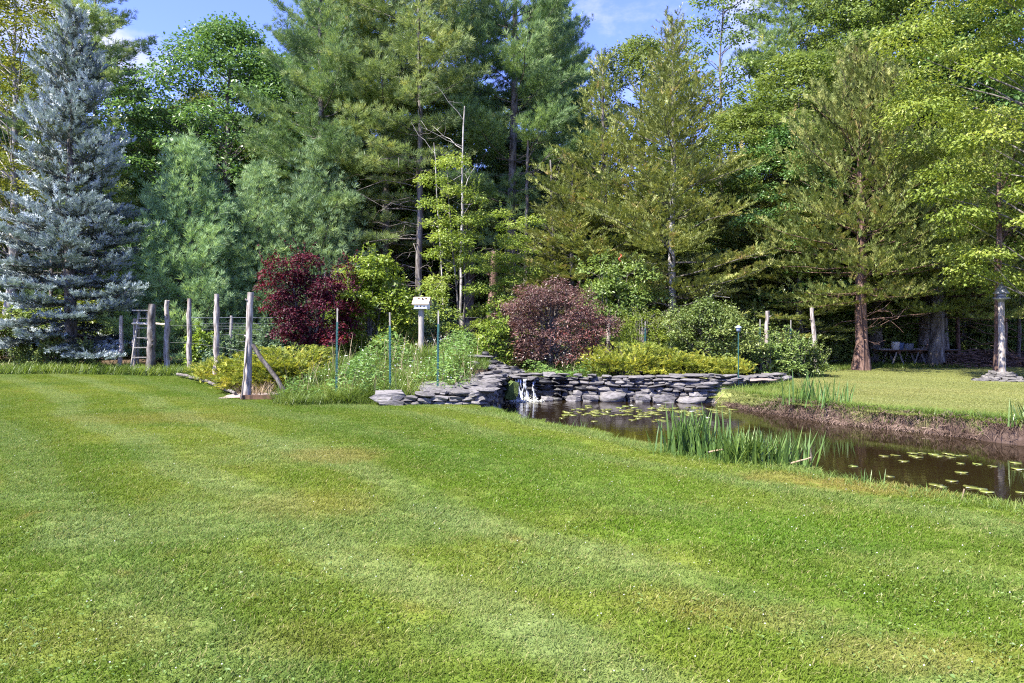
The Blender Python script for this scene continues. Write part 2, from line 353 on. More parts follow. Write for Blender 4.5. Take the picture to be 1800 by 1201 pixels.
def grid_mesh():
    xs = np.concatenate([-np.geomspace(160, 24.6, 18), np.arange(-24, -3, .4), np.arange(-3, 10.01, .11), np.arange(10.4, 25, .4), np.geomspace(25.6, 160, 18)])
    ys = np.concatenate([-np.geomspace(40, 2, 8), np.arange(-1, 3.6, .5), np.arange(3.7, 19.5, .11), np.arange(19.6, 32, .3), np.geomspace(32.5, 230, 24)])
    X, Y = np.meshgrid(xs, ys); Z = gz(X, Y)
    v = np.stack([X, Y, Z], -1).reshape(-1, 3); nx, ny = len(xs), len(ys)
    i = (np.arange(ny-1)[:, None]*nx + np.arange(nx-1)[None]).ravel()
    f = np.stack([i, i+1, i+nx+1, i+nx], -1)
    return v, f
# dry and lush patches of the lawn: (photo column, photo row, radius across, radius in depth, strength) on flat ground
def gp(px, py): Y = FPX*CAM_Z/(py-HOR); return px2x(px, Y), Y
def lawn_colour(t, base_noise_only=False):
    geo = t.n('ShaderNodeNewGeometry'); pos = geo.outputs['Position']
    sep = t.n('ShaderNodeSeparateXYZ'); t.l(pos, sep.inputs[0]); X, Y = sep.outputs[0], sep.outputs[1]
    def noise(sc, det=4, d=0., off=0.):
        n = t.n('ShaderNodeTexNoise', sc=sc, det=det, dist=d); m = t.n('ShaderNodeMapping'); m.inputs['Location'].default_value = (off, off*.7, 0)
        m.inputs['Scale'].default_value = (1, 1, 0); t.l(pos, m.inputs['Vector']); t.l(m.outputs[0], n.inputs['Vector']); return n.outputs['Fac']
    big = noise(.34, 5, .6, 3.1); mid = noise(1.5, 5, .3, 9.); fine = noise(9., 5, 0., 1.); 
    col = t.ramp(big, [(.30, (.13, .205, .022)), (.5, (.195, .265, .035)), (.68, (.275, .32, .06))])
    col = t.mix(t.math('MULTIPLY', t.mr(mid, .42, .75), .55), col, (.26, .30, .075))
    # mower stripes running away to the left, bent a little by noise
    u = t.math('ADD', t.math('MULTIPLY', X, .75), t.math('MULTIPLY', Y, .66))
    u = t.math('ADD', u, t.math('MULTIPLY', noise(.25, 2, 0, 5.), 1.6))
    st = t.math('SINE', t.math('MULTIPLY', u, 4.6))
    col = t.mix(t.math('MULTIPLY', t.mr(st, -.2, .9), .62), col, (.27, .34, .15))
    u2 = t.math('SINE', t.math('MULTIPLY', u, 1.25)); col = t.mix(t.math('MULTIPLY', t.mr(u2, -.5, .9), .45), col, (.08, .17, .016))
    col = t.mix(t.math('MULTIPLY', t.mr(noise(.8, 4, .5, 21.), .5, .72), .4), col, (.20, .29, .11))
    col = t.mix(t.math('MULTIPLY', t.mr(noise(2.6, 5, .4, 33.), .60, .76), .55), col, (.33, .25, .09))
    col = t.mix(t.math('MULTIPLY', t.mr(noise(.5, 3, .3, 47.), .48, .7), .6), col, (.09, .19, .014))
    for px, py, ra, rb, s, cc in ((1000, 850, 1.6, 1.0, .6, (.125, .24, .014)), (1330, 930, 1.7, .5, .65, (.125, .24, .014)), (880, 790, 1.5, 1., .4, (.11, .23, .015)), (290, 930, 1.0, .6, .5, (.26, .34, .16)),
                                  (1000, 1010, .6, .3, .4, (.21, .31, .14)), (700, 920, .8, .6, .4, (.22, .31, .14)), (480, 800, 1.3, .9, .4, (.25, .32, .14)), (900, 1120, .6, .25, .35, (.2, .3, .13)), (1650, 1000, .8, .3, .35, (.26, .30, .08))):
        cx, cy = gp(px, py)
        dx = t.math('DIVIDE', t.math('SUBTRACT', X, cx), ra); dy = t.math('DIVIDE', t.math('SUBTRACT', Y, cy), rb)
        r = t.math('ADD', t.math('ADD', t.math('MULTIPLY', dx, dx), t.math('MULTIPLY', dy, dy)), t.math('MULTIPLY', t.math('SUBTRACT', mid, .5), 2.5))
        col = t.mix(t.math('MULTIPLY', t.mr(r, 0., 1.6, 1., 0.), s), col, cc)
    # straw-coloured dry patches
    for px, py, ra, rb, s in ((1560, 850, .75, .42, .7), (1400, 835, .6, .35, .5), (1180, 1055, .35, .22, .28), (1330, 1085, .45, .2, .28), (590, 800, .6, .5, .5), (545, 890, .6, .5, .3),
                              (560, 1130, .4, .2, .2), (150, 1120, .5, .3, .2), (280, 735, 1.6, .8, .3), (1450, 672, 1.8, .5, .6), (1650, 690, 2.2, .8, .4), (1600, 1150, .5, .2, .4)):
        cx, cy = gp(px, py)
        dx = t.math('DIVIDE', t.math('SUBTRACT', X, cx), ra); dy = t.math('DIVIDE', t.math('SUBTRACT', Y, cy), rb)
        r = t.math('ADD', t.math('MULTIPLY', dx, dx), t.math('MULTIPLY', dy, dy))
        g = t.math('MULTIPLY', t.mr(t.math('ADD', r, t.math('MULTIPLY', t.math('SUBTRACT', fine, .5), 3.)), 0., 1.8, 1., 0.), s)
        col = t.mix(g, col, (.36, .27, .10))
    col = t.mix(t.math('MULTIPLY', t.mr(fine, .5, .8), .3), col, (.33, .33, .11))
    # the lawn beyond the pond is drier
    far = t.math('MULTIPLY', t.mr(Y, 11., 13.5), t.mr(X, 3., 6.))
    col = t.mix(t.math('MULTIPLY', far, .72), col, (.39, .39, .20))
    col = t.mix(1., col, (.77, .785, .60), 'MULTIPLY')
    return col, fine, mid, X, Y
m = new_mat('lawn_ground'); t = NT(m); col, fine, mid, X_, Y_ = lawn_colour(t)
col = t.mix(.35, col, (.08, .085, .03))
def attr(t, n): a = t.n('ShaderNodeAttribute', attribute_name=n); return a.outputs['Fac']
nzf = t.n('ShaderNodeTexNoise', sc=3.0, det=8, rough=.7); geo_ = t.n('ShaderNodeNewGeometry'); t.l(geo_.outputs['Position'], nzf.inputs['Vector'])
litter = t.ramp(nzf.outputs['Fac'], [(.25, (.03, .022, .014)), (.5, (.085, .06, .038)), (.75, (.16, .115, .075))])
mud = t.ramp(nzf.outputs['Fac'], [(.25, (.018, .012, .009)), (.5, (.06, .04, .032)), (.75, (.135, .10, .085))])
col = t.mix(attr(t, 'forest'), col, litter); col = t.mix(attr(t, 'mud'), col, mud)
p = t.n('ShaderNodeBsdfPrincipled'); t.l(col, p.inputs['Base Color']); p.inputs['Roughness'].default_value = .95; p.inputs['Specular IOR Level'].default_value = .1
bmp = t.n('ShaderNodeBump'); bmp.inputs['Strength'].default_value = .6; bmp.inputs['Distance'].default_value = .03; t.l(nzf.outputs['Fac'], bmp.inputs['Height']); t.l(bmp.outputs[0], p.inputs['Normal'])
t.out(p.outputs[0]); M['ground'] = m
m = new_mat('lawn_blades'); t = NT(m); col, fine, mid, X_, Y_ = lawn_colour(t)
geo_ = t.n('ShaderNodeNewGeometry')
col = t.mix(t.mr(geo_.outputs['Random Per Island'], .86, 1., 0., .75), col, (.42, .37, .17))
col = t.mix(t.mr(geo_.outputs['Random Per Island'], 0., .4, .35, 0.), col, (.06, .12, .02))
p = t.n('ShaderNodeBsdfPrincipled'); t.l(col, p.inputs['Base Color']); p.inputs['Roughness'].default_value = .65; p.inputs['Specular IOR Level'].default_value = .15
tr = t.n('ShaderNodeBsdfTranslucent'); t.l(t.mix(1., col, (1, 1, .6), 'MULTIPLY'), tr.inputs['Color'])
mx = t.n('ShaderNodeMixShader'); mx.inputs[0].default_value = .4; t.l(p.outputs[0], mx.inputs[1]); t.l(tr.outputs[0], mx.inputs[2]); t.out(mx.outputs[0]); M['lawn'] = m

v, f = grid_mesh()
mb = MB(); mb.add(v, f); me = mb.mesh('ground', M['ground'], True)
d = sdist(v[:, 0], v[:, 1], POND)
fo = sst(.2, 1.2, v[:, 1]-forest_edge(v[:, 0])); mu = (1-sst(.02, .22, d + .1*np.sin(v[:, 0]*5)*np.sin(v[:, 1]*4)))*np.where((v[:, 1] > 13.3) & (v[:, 0] < 5.), d < .08, 1.)
for n, a in (('forest', fo), ('mud', mu)):
    at = me.attributes.new(n, 'FLOAT', 'POINT'); at.data.foreach_set('value', a.astype(np.float32))
tag(link('ground', me), kind='structure')

# water ----------------------------------------------------------------
m = new_mat('pond_water'); t = NT(m)
geo_ = t.n('ShaderNodeNewGeometry'); mpn = t.n('ShaderNodeMapping'); mpn.inputs['Scale'].default_value = (2.2, 5.5, 1); t.l(geo_.outputs['Position'], mpn.inputs['Vector'])
n1 = t.n('ShaderNodeTexNoise', sc=1.5, det=4, rough=.55); t.l(mpn.outputs[0], n1.inputs['Vector'])
p = t.n('ShaderNodeBsdfPrincipled'); p.inputs['Base Color'].default_value = (.013, .0085, .0035, 1); p.inputs['Roughness'].default_value = .025; p.inputs['IOR'].default_value = 1.333
p.inputs['Specular IOR Level'].default_value = .5
bmp = t.n('ShaderNodeBump'); bmp.inputs['Strength'].default_value = .12; bmp.inputs['Distance'].default_value = .02
# ripples spread from the foot of the waterfall, the far end lies still
dst = t.n('ShaderNodeVectorMath', operation='DISTANCE'); dst.inputs[1].default_value = (.35, 17.1, WATER_Z); t.l(geo_.outputs['Position'], dst.inputs[0])
wv = t.math('MULTIPLY', t.math('SINE', t.math('MULTIPLY', dst.outputs['Value'], 26.)), t.mr(dst.outputs['Value'], .3, 4.5, .55, 0.))
hh = t.math('ADD', t.math('MULTIPLY', n1.outputs['Fac'], t.mr(dst.outputs['Value'], 0., 9., 1.6, .35)), wv)
t.l(hh, bmp.inputs['Height']); t.l(bmp.outputs[0], p.inputs['Normal']); t.out(p.outputs[0]); M['water'] = m
ctr = POND.mean(0); outer = ctr + (POND-ctr)*1.07
mb = MB(); nP = len(outer); vv = np.vstack([np.c_[outer, np.full(nP, WATER_Z)], [[ctr[0], ctr[1], WATER_Z]]])
mb.add(np.vstack([np.c_[outer, np.full(nP, WATER_Z)]]), np.array([[0, i, i+1] for i in range(1, nP-1)]))
me = bpy.data.meshes.new('water'); me.from_pydata([(float(a), float(b), WATER_Z) for a, b in outer], [], [list(range(nP))]); me.materials.append(M['water'])
tag(link('water', me), kind='structure')

# ------------------------------------------------------------------ scatter of lawn tiles (one object; geometry nodes)
def scatter(name, tiles, pts, rot, scl, mat, label, cat=None, kind='stuff'):
    """tiles: list of (verts, tris) near the origin; a copy of a random tile at each of pts"""
    mb = MB(); pid = []; k = 0
    for i, (tv, tf) in enumerate(tiles): mb.add(tv, tf); pid.append(np.full(len(tv), i))
    nt_ = sum(len(a) for a in pid)
    me = mb.mesh(name, mat)
    n = len(pts); me.vertices.add(n)
    co = np.zeros((nt_+n)*3, np.float32); me.vertices.foreach_get('co', co); co = co.reshape(-1, 3); co[nt_:] = pts; me.vertices.foreach_set('co', co.ravel())
    def at(nm, ty, vals, fld='value'):
        a = me.attributes.new(nm, ty, 'POINT'); a.data.foreach_set(fld, vals)
    at('proto', 'BOOLEAN', np.r_[np.ones(nt_, bool), np.zeros(n, bool)])
    at('pid', 'INT', np.r_[np.concatenate(pid), np.random.default_rng(3).integers(0, len(tiles), n)].astype(np.int32))
    rv = np.zeros((nt_+n, 3), np.float32); rv[nt_:, 2] = rot; at('rot', 'FLOAT_VECTOR', rv.ravel(), 'vector')
    at('scl', 'FLOAT', np.r_[np.ones(nt_), scl].astype(np.float32))
    me.update()
    o = link(name, me); tag(o, label, cat, kind=kind)
    ng = bpy.data.node_groups.new('scatter_'+name, 'GeometryNodeTree')
    ng.interface.new_socket('Geometry', in_out='INPUT', socket_type='NodeSocketGeometry')
    ng.interface.new_socket('Geometry', in_out='OUTPUT', socket_type='NodeSocketGeometry')
    N = ng.nodes.new; L = ng.links.new
    gi, go = N('NodeGroupInput'), N('NodeGroupOutput')
    def na(nm, ty): a = N('GeometryNodeInputNamedAttribute'); a.data_type = ty; a.inputs['Name'].default_value = nm; return a.outputs['Attribute']
    sp = N('GeometryNodeSeparateGeometry'); sp.domain = 'POINT'; L(gi.outputs[0], sp.inputs[0]); L(na('proto', 'BOOLEAN'), sp.inputs['Selection'])
    si = N('GeometryNodeSplitToInstances'); si.domain = 'POINT'; L(sp.outputs['Selection'], si.inputs[0]); L(na('pid', 'INT'), si.inputs['Group ID'])
    ip = N('GeometryNodeInstanceOnPoints'); L(sp.outputs['Inverted'], ip.inputs['Points']); L(si.outputs[0], ip.inputs['Instance'])
    ip.inputs['Pick Instance'].default_value = True; L(na('pid', 'INT'), ip.inputs['Instance Index'])
    er = N('FunctionNodeEulerToRotation'); L(na('rot', 'FLOAT_VECTOR'), er.inputs[0]); L(er.outputs[0], ip.inputs['Rotation']); L(na('scl', 'FLOAT'), ip.inputs['Scale'])
    L(ip.outputs[0], go.inputs[0])
    mod = o.modifiers.new('scatter', 'NODES'); mod.node_group = ng
    return o
def grass_tile(n, size, hmin, hmax, w, g, lean=.5):
    a = g.uniform(-size/2, size/2, (n, 2)); h = g.uniform(hmin, hmax, n); az = g.uniform(0, 2*np.pi, n); le = g.uniform(.1, lean, n)
    d = np.stack([np.cos(az)*le, np.sin(az)*le, np.ones(n)], -1); d = norm(d)*h[:, None]
    b = np.c_[a, np.full(n, -.01)]; s = np.stack([-np.sin(az+.6), np.cos(az+.6), 0*az], -1)*w
    mid = b + d*.55 - [0, 0, 0]; tip = b + d + np.stack([np.cos(az), np.sin(az), -.25+0*az], -1)*h[:, None]*le[:, None]*.6
    v = np.stack([b-s, b+s, mid+s*.8, mid-s*.8, tip], 1).reshape(-1, 3)
    i = np.arange(n)[:, None]*5
    f = np.concatenate([i+[[0, 1, 2]], i+[[0, 2, 3]], i+[[3, 2, 4]]])
    return v, f
def in_view(x, y, mx=2.5): return (np.abs(x) < .78*y + mx)
g = np.random.default_rng(11)
gx, gy = np.meshgrid(np.arange(-24, 24, .34), np.arange(1.6, 26, .34))
x = gx.ravel() + g.uniform(-.07, .07, gx.size); y = gy.ravel() + g.uniform(-.07, .07, gx.size)
d = sdist(x, y, POND); k = in_view(x, y) & (d > .12) & (y < forest_edge(x) + .35)
k &= ~((x > .1) & (y > np.interp(x, WALL[:, 0], WALL[:, 1]) - .1) & (x < 7.6)) 
x, y = x[k], y[k]; z = gz(x, y)
tiles = [grass_tile(1700, .54, .02, .05, .0030, g, 1.1) for _ in range(4)]
scatter('lawn_grass', tiles, np.c_[x, y, z], g.uniform(0, 6.28, len(x)), (.82 + .35*(.5+.5*np.sin(x*3.1+np.cos(y*2.7)*2))*g.uniform(.75, 1.2, len(x))), M['lawn'], 'short mown green lawn grass with pale stripes and dry patches')
# broad-leaved weeds and clover leaves in the turf
n = 11000; y = 2.2 + 9*g.uniform(0, 1, n)**1.6; x = g.uniform(-1, 1, n)*.82*y; k = (np.sin(x*2.3+np.sin(y*1.9)*2)*np.sin(y*2.9+x) > .05) & (sdist(x, y, POND) > .35)
x, y = x[k], y[k]; mb = MB(); stamp(mb, *LEAF, np.c_[x, y, gz(x, y) + g.uniform(.018, .045, len(x))], np.c_[g.normal(0, 1, (len(x), 2)), g.uniform(.0, .5, len(x))], norm(UP + g.normal(0, .25, (len(x), 3))), g.uniform(.012, .028, len(x)))
tag(link('lawn_weeds', mb.mesh('lawn_weeds', M['weed'])), 'small broad-leaved weeds and clover in patches of the lawn', kind='stuff')
# clover flowers in the lawn
n = 1100; y = g.uniform(2.2, 15, n)**1.0; x = g.uniform(-1, 1, n)*(.8*y)
wgt = np.exp(-((x-3)/4)**2); k = (g.uniform(0, 1, n) < .25+.75*wgt) & (sdist(x, y, POND) > .3) & (y < forest_edge(x)-.2)
x, y = x[k], y[k]; mb = MB(); pz = np.c_[x, y, gz(x, y) + .035]
hv = np.array([[0, 0, 1.], [1, 0, 0], [0, 1, 0], [-1, 0, 0], [0, -1, 0], [0, 0, -1]]); hf = np.array([[0, 1, 2], [0, 2, 3], [0, 3, 4], [0, 4, 1], [5, 2, 1], [5, 3, 2], [5, 4, 3], [5, 1, 4]])
stamp(mb, hv, hf, pz, np.tile([[1., 0, 0]], (len(x), 1)), UP, g.uniform(.0025, .0052, len(x)))
tag(link('clover_flowers', mb.mesh('clover_flowers', M['petal'])), 'tiny white clover heads dotted through the mown lawn', kind='stuff')

exec_order = None
# ------------------------------------------------------------------ trees
CACHE = {}
def branch_path(p0, az, elev, L, curve, n=5, wob=.04, g=rng):
    s = np.linspace(0, 1, n); e = elev + curve*s
    st = np.stack([np.cos(e)*math.cos(az), np.cos(e)*math.sin(az), np.sin(e)], -1)*(L/(n-1))
    st[1:] += g.standard_normal((n-1, 3))*wob*L/(n-1)*2
    return p0 + np.vstack([[[0, 0, 0]], np.cumsum(st[:-1], 0)])
def trunk_path(h, lean, g, n=12, wob=.02):
    z = np.linspace(0, h, n); ox = np.cumsum(g.standard_normal(n))*wob*h/n; oy = np.cumsum(g.standard_normal(n))*wob*h/n
    return np.stack([ox + lean*z, oy, z], -1)
def on_path(P, z): return np.array([np.interp(z, P[:, 2], P[:, 0]), np.interp(z, P[:, 2], P[:, 1]), z])
def conifer(key, h, r, cb, seed, mat, bark, tmpl, tsize, spacing=.6, per=5, elev=(-.05, .6), curve=.25, prof=None, sec=.28, tstep=.13, tr=.16, dead=0, lean=0., secl=.36, upb=.25, inner=.3, gap=.0, flat=.15, tuftmul=1.0, zn=.6, old=None, oldf=.5, lv=(.62, 1.15), pz=.6, limb=None):
    if key in CACHE: return CACHE[key]
    g = np.random.default_rng(seed); tb = MB(); cbm = MB()
    P = trunk_path(h, lean, g); tz = np.linspace(0, 1, len(P)); rad = tr*(1-tz)**.85 + .015
    rad[0] *= 1.45; tube(tb, P, rad, 9, bump=.07, rg=g)
    prof = prof or (lambda t: (1-t)**.8)
    pos, dr, sv = [], [], []
    z = cb*h; 
    while z < h*.985:
        t = (z-cb*h)/(h-cb*h); nb = max(3, int(per + g.uniform(-1, 1)))
        az0 = g.uniform(0, 6.28)
        for b in range(nb):
            if g.uniform() < gap: continue
            L = max(.15, r*prof(t)*g.uniform(*lv)); az = az0 + b*6.283/nb + g.uniform(-.35, .35)
            e = elev[0] + (elev[1]-elev[0])*t + g.uniform(-.12, .12)
            B = branch_path(on_path(P, min(h*.99, z + g.uniform(-.15, .15))), az, e, L, curve, g=g)
            tube(tb, B, np.linspace(min(.04, .008+.008*L), .004, len(B)), 4, 1 if limb else 0, cap=False)
            ns = max(2, int(L*(1-inner)/sec))
            for s in np.linspace(inner, 1., ns) + g.uniform(-.02, .02, ns):
                s = min(1., max(0, s)); q = s*(len(B)-1); i = min(int(q), len(B)-2); p0 = B[i] + (B[i+1]-B[i])*(q-i); bd = norm(B[i+1]-B[i])
                side = np.array([-bd[1], bd[0], 0.])
                for sg in ((-1, 1) if s < .97 else (0,)):
                    sl = (secl*L*(1.15-s) + tsize*1.2)*g.uniform(.6, 1.15)
                    sd_ = norm(bd*.75 + side*sg*.8 + np.array([0, 0, upb*g.uniform(-.3, 1.2)]))
                    m_ = max(2, int(sl/tstep*tuftmul)); ss = np.linspace(.12, 1, m_)[:, None]
                    pp = p0 + sd_*ss*sl + np.array([0, 0, 1.])*upb*.25*(ss**2)*sl
                    pos.append(pp + g.normal(0, tsize*.26, pp.shape)*[1, 1, pz]); 
                    dd = sd_ + g.normal(0, .45, pp.shape)*[1, 1, zn] + [0, 0, flat]
                    dr.append(dd); sv.append(np.full(len(pp), s)*.55 + ss[:, 0]*.45)
        z += spacing*g.uniform(.7, 1.3)*(1-.35*t)
    for _ in range(dead):
        z0 = g.uniform(.05, max(cb, .12))*h + .5; az = g.uniform(0, 6.28); L = r*g.uniform(.25, .7)
        B = branch_path(on_path(P, z0), az, g.uniform(-.15, .3), L, -.3, 5, .16, g); tube(tb, B, np.linspace(.022, .005, 5), 4, cap=False)
        for _k in range(3):
            i = g.integers(1, 4); C = branch_path(B[i], az + g.uniform(-1, 1), g.uniform(-.3, .5), L*.4, .1, 4, .2, g); tube(tb, C, np.linspace(.01, .003, 4), 3, cap=False)
    pos = np.concatenate(pos); dr = np.concatenate(dr)
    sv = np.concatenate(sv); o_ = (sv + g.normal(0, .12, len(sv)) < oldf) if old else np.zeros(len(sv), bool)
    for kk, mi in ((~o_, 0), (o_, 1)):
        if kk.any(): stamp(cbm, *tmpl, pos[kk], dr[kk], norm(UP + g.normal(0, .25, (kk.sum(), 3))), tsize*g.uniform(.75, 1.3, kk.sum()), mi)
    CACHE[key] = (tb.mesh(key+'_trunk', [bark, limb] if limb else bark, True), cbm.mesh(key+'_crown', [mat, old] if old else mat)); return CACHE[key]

def leaf_clumps(cbm, C, rc, n, g, size, tmpl=LEAF, squash=.6, droop=.25, shell=.5):
    """leaves spread through clumps C with radii rc, most of them near each clump's skin"""
    rc = np.broadcast_to(rc, (len(C),)); nn = (n*(rc/rc.mean())**2).astype(int).clip(6)
    idx = np.repeat(np.arange(len(C)), nn); N = len(idx)
    d = rdir(N, g); d[:, 2] = np.where(d[:, 2] < -.2, -d[:, 2]*.6, d[:, 2]); d = norm(d)
    rr = (shell + (1-shell)*g.uniform(0, 1, N)**.6)*g.uniform(.75, 1.12, N)
    p = C[idx] + d*rr[:, None]*rc[idx][:, None]*np.array([1, 1, squash])
    h = d*np.array([1, 1, .3]) + g.normal(0, .5, (N, 3)); h[:, 2] -= droop
    up = norm(d*.6 + UP*.9 + SUN_DIR*.0 + g.normal(0, .45, (N, 3)))
    stamp(cbm, *tmpl, p, h, up, size*g.uniform(.65, 1.3, N))
def broadleaf(key, h, cb, r, seed, mat, bark, nclump, nleaf, size, rc=.8, prof=None, tr=.16, tmpl=LEAF, lean=0., squash=.6, stems=1, spreadin=.45, droop=.25, top=None, limbs=True, bare=0, shoots=0, shl=.5):
    if key in CACHE: return CACHE[key]
    g = np.random.default_rng(seed); tb, cbm = MB(), MB()
    paths = []
    for s in range(stems):
        Pt = trunk_path(h*.93, lean + (0 if stems == 1 else g.uniform(-.18, .18)), g, 12, .05)
        if stems > 1: Pt[:, 1] += Pt[:, 2]*g.uniform(-.15, .15); Pt[:, :2] += g.normal(0, .06, 2)
        rad = tr/math.sqrt(stems)*(1-np.linspace(0, 1, 12))**.8 + .01; rad[0] *= 1.35
        tube(tb, Pt, rad, 8 if tr > .08 else 5, bump=.05, rg=g); paths.append(Pt)
    prof = prof or (lambda t: math.sin(math.pi*min(1, .12+.88*t))**.7)
    C = []
    ga = g.uniform(0, 6.28)
    for i in range(nclump):
        t = (i + g.uniform(0, 1))/nclump; z = (cb + (1-cb)*t)*h; ga += 2.399 + g.uniform(-.5, .5)
        R_ = r*prof(t)*(spreadin + (1-spreadin)*g.uniform(0, 1)**.5)
        if stems > 1 and limbs: lob = 1 + .2*math.sin(2*ga+seed) + .14*math.sin(3*ga+2*seed); R_ *= lob; z *= 1 + .13*math.sin(2*ga+1.7*seed)*t + g.uniform(-.06, .06)
        Pt = paths[g.integers(len(paths))]; o = on_path(Pt, min(z, h*.9))
        C.append([o[0] + R_*math.cos(ga), o[1] + R_*math.sin(ga), z - .25*rc])
        if limbs and g.uniform() < .75:
            zb = max(.25*h*cb + .1, z - R_*g.uniform(.5, 1.0)); s0 = on_path(Pt, min(zb, h*.9)); e0 = np.array(C[-1])
            mid = s0*.5 + e0*.5 + [0, 0, .1*R_] + g.normal(0, .06*R_, 3)
            q = np.linspace(0, 1, 5)[:, None]; B = s0*(1-q)**2 + 2*mid*q*(1-q) + e0*q*q
            tube(tb, B, np.linspace(min(tr*.3, .008+.008*R_), .004, 5), 4, cap=False)
    C = np.array(C)
    for _ in range(bare):
        z0 = g.uniform(cb*.8, .95)*h; B = branch_path(on_path(paths[0], min(z0, h*.9)), g.uniform(0, 6.28), g.uniform(.1, .8), r*g.uniform(.6, 1.15), .2, 6, .12, g)
        tube(tb, B, np.linspace(.035, .006, 6), 4, cap=False)
        for _k in range(3): tube(tb, branch_path(B[g.integers(2, 5)], g.uniform(0, 6.28), g.uniform(.1, 1), r*.3, .1, 4, .15, g), np.linspace(.014, .004, 4), 3, cap=False)
    leaf_clumps(cbm, C, rc*g.uniform(.6, 1.35, len(C)), nleaf, g, size, tmpl, squash, droop)
    for _ in range(shoots):
        c0 = C[g.integers(len(C)//3, len(C))]; L = shl*g.uniform(.5, 1.2); az = g.uniform(0, 6.28); B = branch_path(c0, az, g.uniform(.6, 1.4), L + rc*.6, .1, 5, .05, g); tube(tb, B, np.linspace(.008, .003, 5), 3, cap=False)
        m_ = 26; q = g.uniform(.3, 1, m_)*(len(B)-1); i = np.minimum(q.astype(int), len(B)-2); pp = B[i] + (B[i+1]-B[i])*(q-i)[:, None]
        stamp(cbm, *tmpl, pp, rdir(m_, g) + [0, 0, .4], norm(UP + g.normal(0, .4, (m_, 3))), size*g.uniform(.6, 1.1, m_))
    CACHE[key] = (tb.mesh(key+'_trunk', bark, True), cbm.mesh(key+'_crown', mat)); return CACHE[key]
def place(kind, label, cat, meshes, x, y, rz=0., sc=1., group=None, z=None, dz=-.05, mat=None):
    o = thing(kind, label, cat, (x, y, (g1(x, y) if z is None else z) + dz), rz, group, sc)
    link('trunk' if cat == 'tree' else 'stem', meshes[0], o); c = link('crown' if cat == 'tree' else 'foliage', meshes[1], o); c['kind'] = 'stuff'
    return o
def at(px, Y): return px2x(px, Y), Y

# --- meshes of each kind
ppine = lambda t: (.55 + .45*min(1, t*4))*(1-t)**.62
pineA = lambda: conifer('tall_pine_a', 22, 4.3, .22, 21, M['pine'], M['bark'], TUFT, .25, .92, 6, (-.10, .75), .30, ppine, .19, .09, .2, dead=26, secl=.40, flat=.45, upb=.12, lv=(.5, 1.25), pz=.35, gap=.10, zn=.5)
pineB = lambda: conifer('tall_pine_b', 23, 5.0, .17, 22, M['pine_dark'], M['bark'], TUFT, .26, .92, 6, (-.12, .8), .40, ppine, .21, .10, .24, dead=14, secl=.38, flat=.45, upb=.12, lv=(.5, 1.2), pz=.35, gap=.08, zn=.5)
pineC = lambda: conifer('tall_pine_c', 20, 3.8, .36, 23, M['pine'], M['bark'], TUFT, .25, .90, 6, (-.10, .7), .28, ppine, .20, .095, .135, dead=34, gap=.12, secl=.40, flat=.45, upb=.12, lv=(.5, 1.25), pz=.35, zn=.5)
pineY = lambda: conifer('young_pine', 8.2, 3.0, .02, 24, M['pine_young'], M['bark'], TUFT, .25, .36, 7, (.12, .95), .35, lambda t: (1-t)**.55, .25, .12, .12, inner=.35, flat=.35)
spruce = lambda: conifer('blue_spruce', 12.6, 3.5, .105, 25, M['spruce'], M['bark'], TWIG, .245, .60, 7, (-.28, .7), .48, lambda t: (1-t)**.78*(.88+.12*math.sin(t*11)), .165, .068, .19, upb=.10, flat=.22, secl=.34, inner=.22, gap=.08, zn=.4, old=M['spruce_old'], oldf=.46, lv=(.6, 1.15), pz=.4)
cedarA = lambda: conifer('cedar_a', 13.2, 4.5, .13, 26, M['cedar'], M['bark_pale'], SPRAY, .25, .55, 6, (-.08, .85), .12, lambda t: (1-t)**.9*(.7+.3*min(1, t*5)), .21, .11, .15, dead=16, upb=.15, flat=.25, gap=.10, inner=.2, lv=(.45, 1.25), pz=.4, limb=M['bark'], zn=.5)
cedarB = lambda: conifer('cedar_b', 12.2, 3.6, .16, 27, M['cedar'], M['bark'], SPRAY, .25, .55, 6, (-.05, .9), .15, lambda t: (1-t)**.8*(.7+.3*min(1, t*5)), .21, .11, .16, dead=18, upb=.15, flat=.25, gap=.12, inner=.2, lv=(.45, 1.25), pz=.4, zn=.5)
junip = lambda: conifer('red_cedar', 10.6, 3.9, .25, 28, M['juniper'], M['bark_red'], SPRAY, .24, .36, 7, (-.16, 1.1), .32, lambda t: (.8+.2*min(1, t*4))*(1-t)**.48, .26, .125, .205, dead=8, upb=.5, flat=.5, gap=.05, inner=.25)
oak = lambda: broadleaf('oak', 16, .22, 5.0, 31, M['leaf_dark'], M['bark'], 165, 300, .165, 1.1, tr=.25, bare=4)
ash = lambda: broadleaf('ash', 19, .25, 4.4, 32, M['leaf_mid'], M['bark'], 130, 300, .16, 1.0, tr=.24, bare=4)
birch = lambda: broadleaf('birch', 18, .35, 2.4, 33, M['leaf_mid'], M['bark'], 75, 170, .15, .75, tr=.14, bare=8)
olive = lambda: broadleaf('olive_leaf_tree', 19, .3, 4.8, 34, M['leaf_olive'], M['bark_pale'], 150, 230, .15, .95, tr=.25, bare=10)
maple = lambda: broadleaf('maple', 17, .165, 4.3, 35, M['leaf_yellow'], M['bark'], 165, 600, .105, .95, lambda t: (.62+.38*min(1, t*3))*(1-max(0, t-.55)*.9), .24, LEAF, squash=.45, droop=.5, bare=1)
sapl = lambda: broadleaf('sapling', 6.0, .12, 1.6, 36, M['leaf_yellow'], M['bark'], 52, 240, .09, .46, lambda t: (1-.65*t)*(.85+.2*math.sin(t*7+.6)), .05, LEAF, squash=.72, droop=.4, stems=2, shoots=30, shl=.7)

G_F = 'trees of the forest behind the garden'
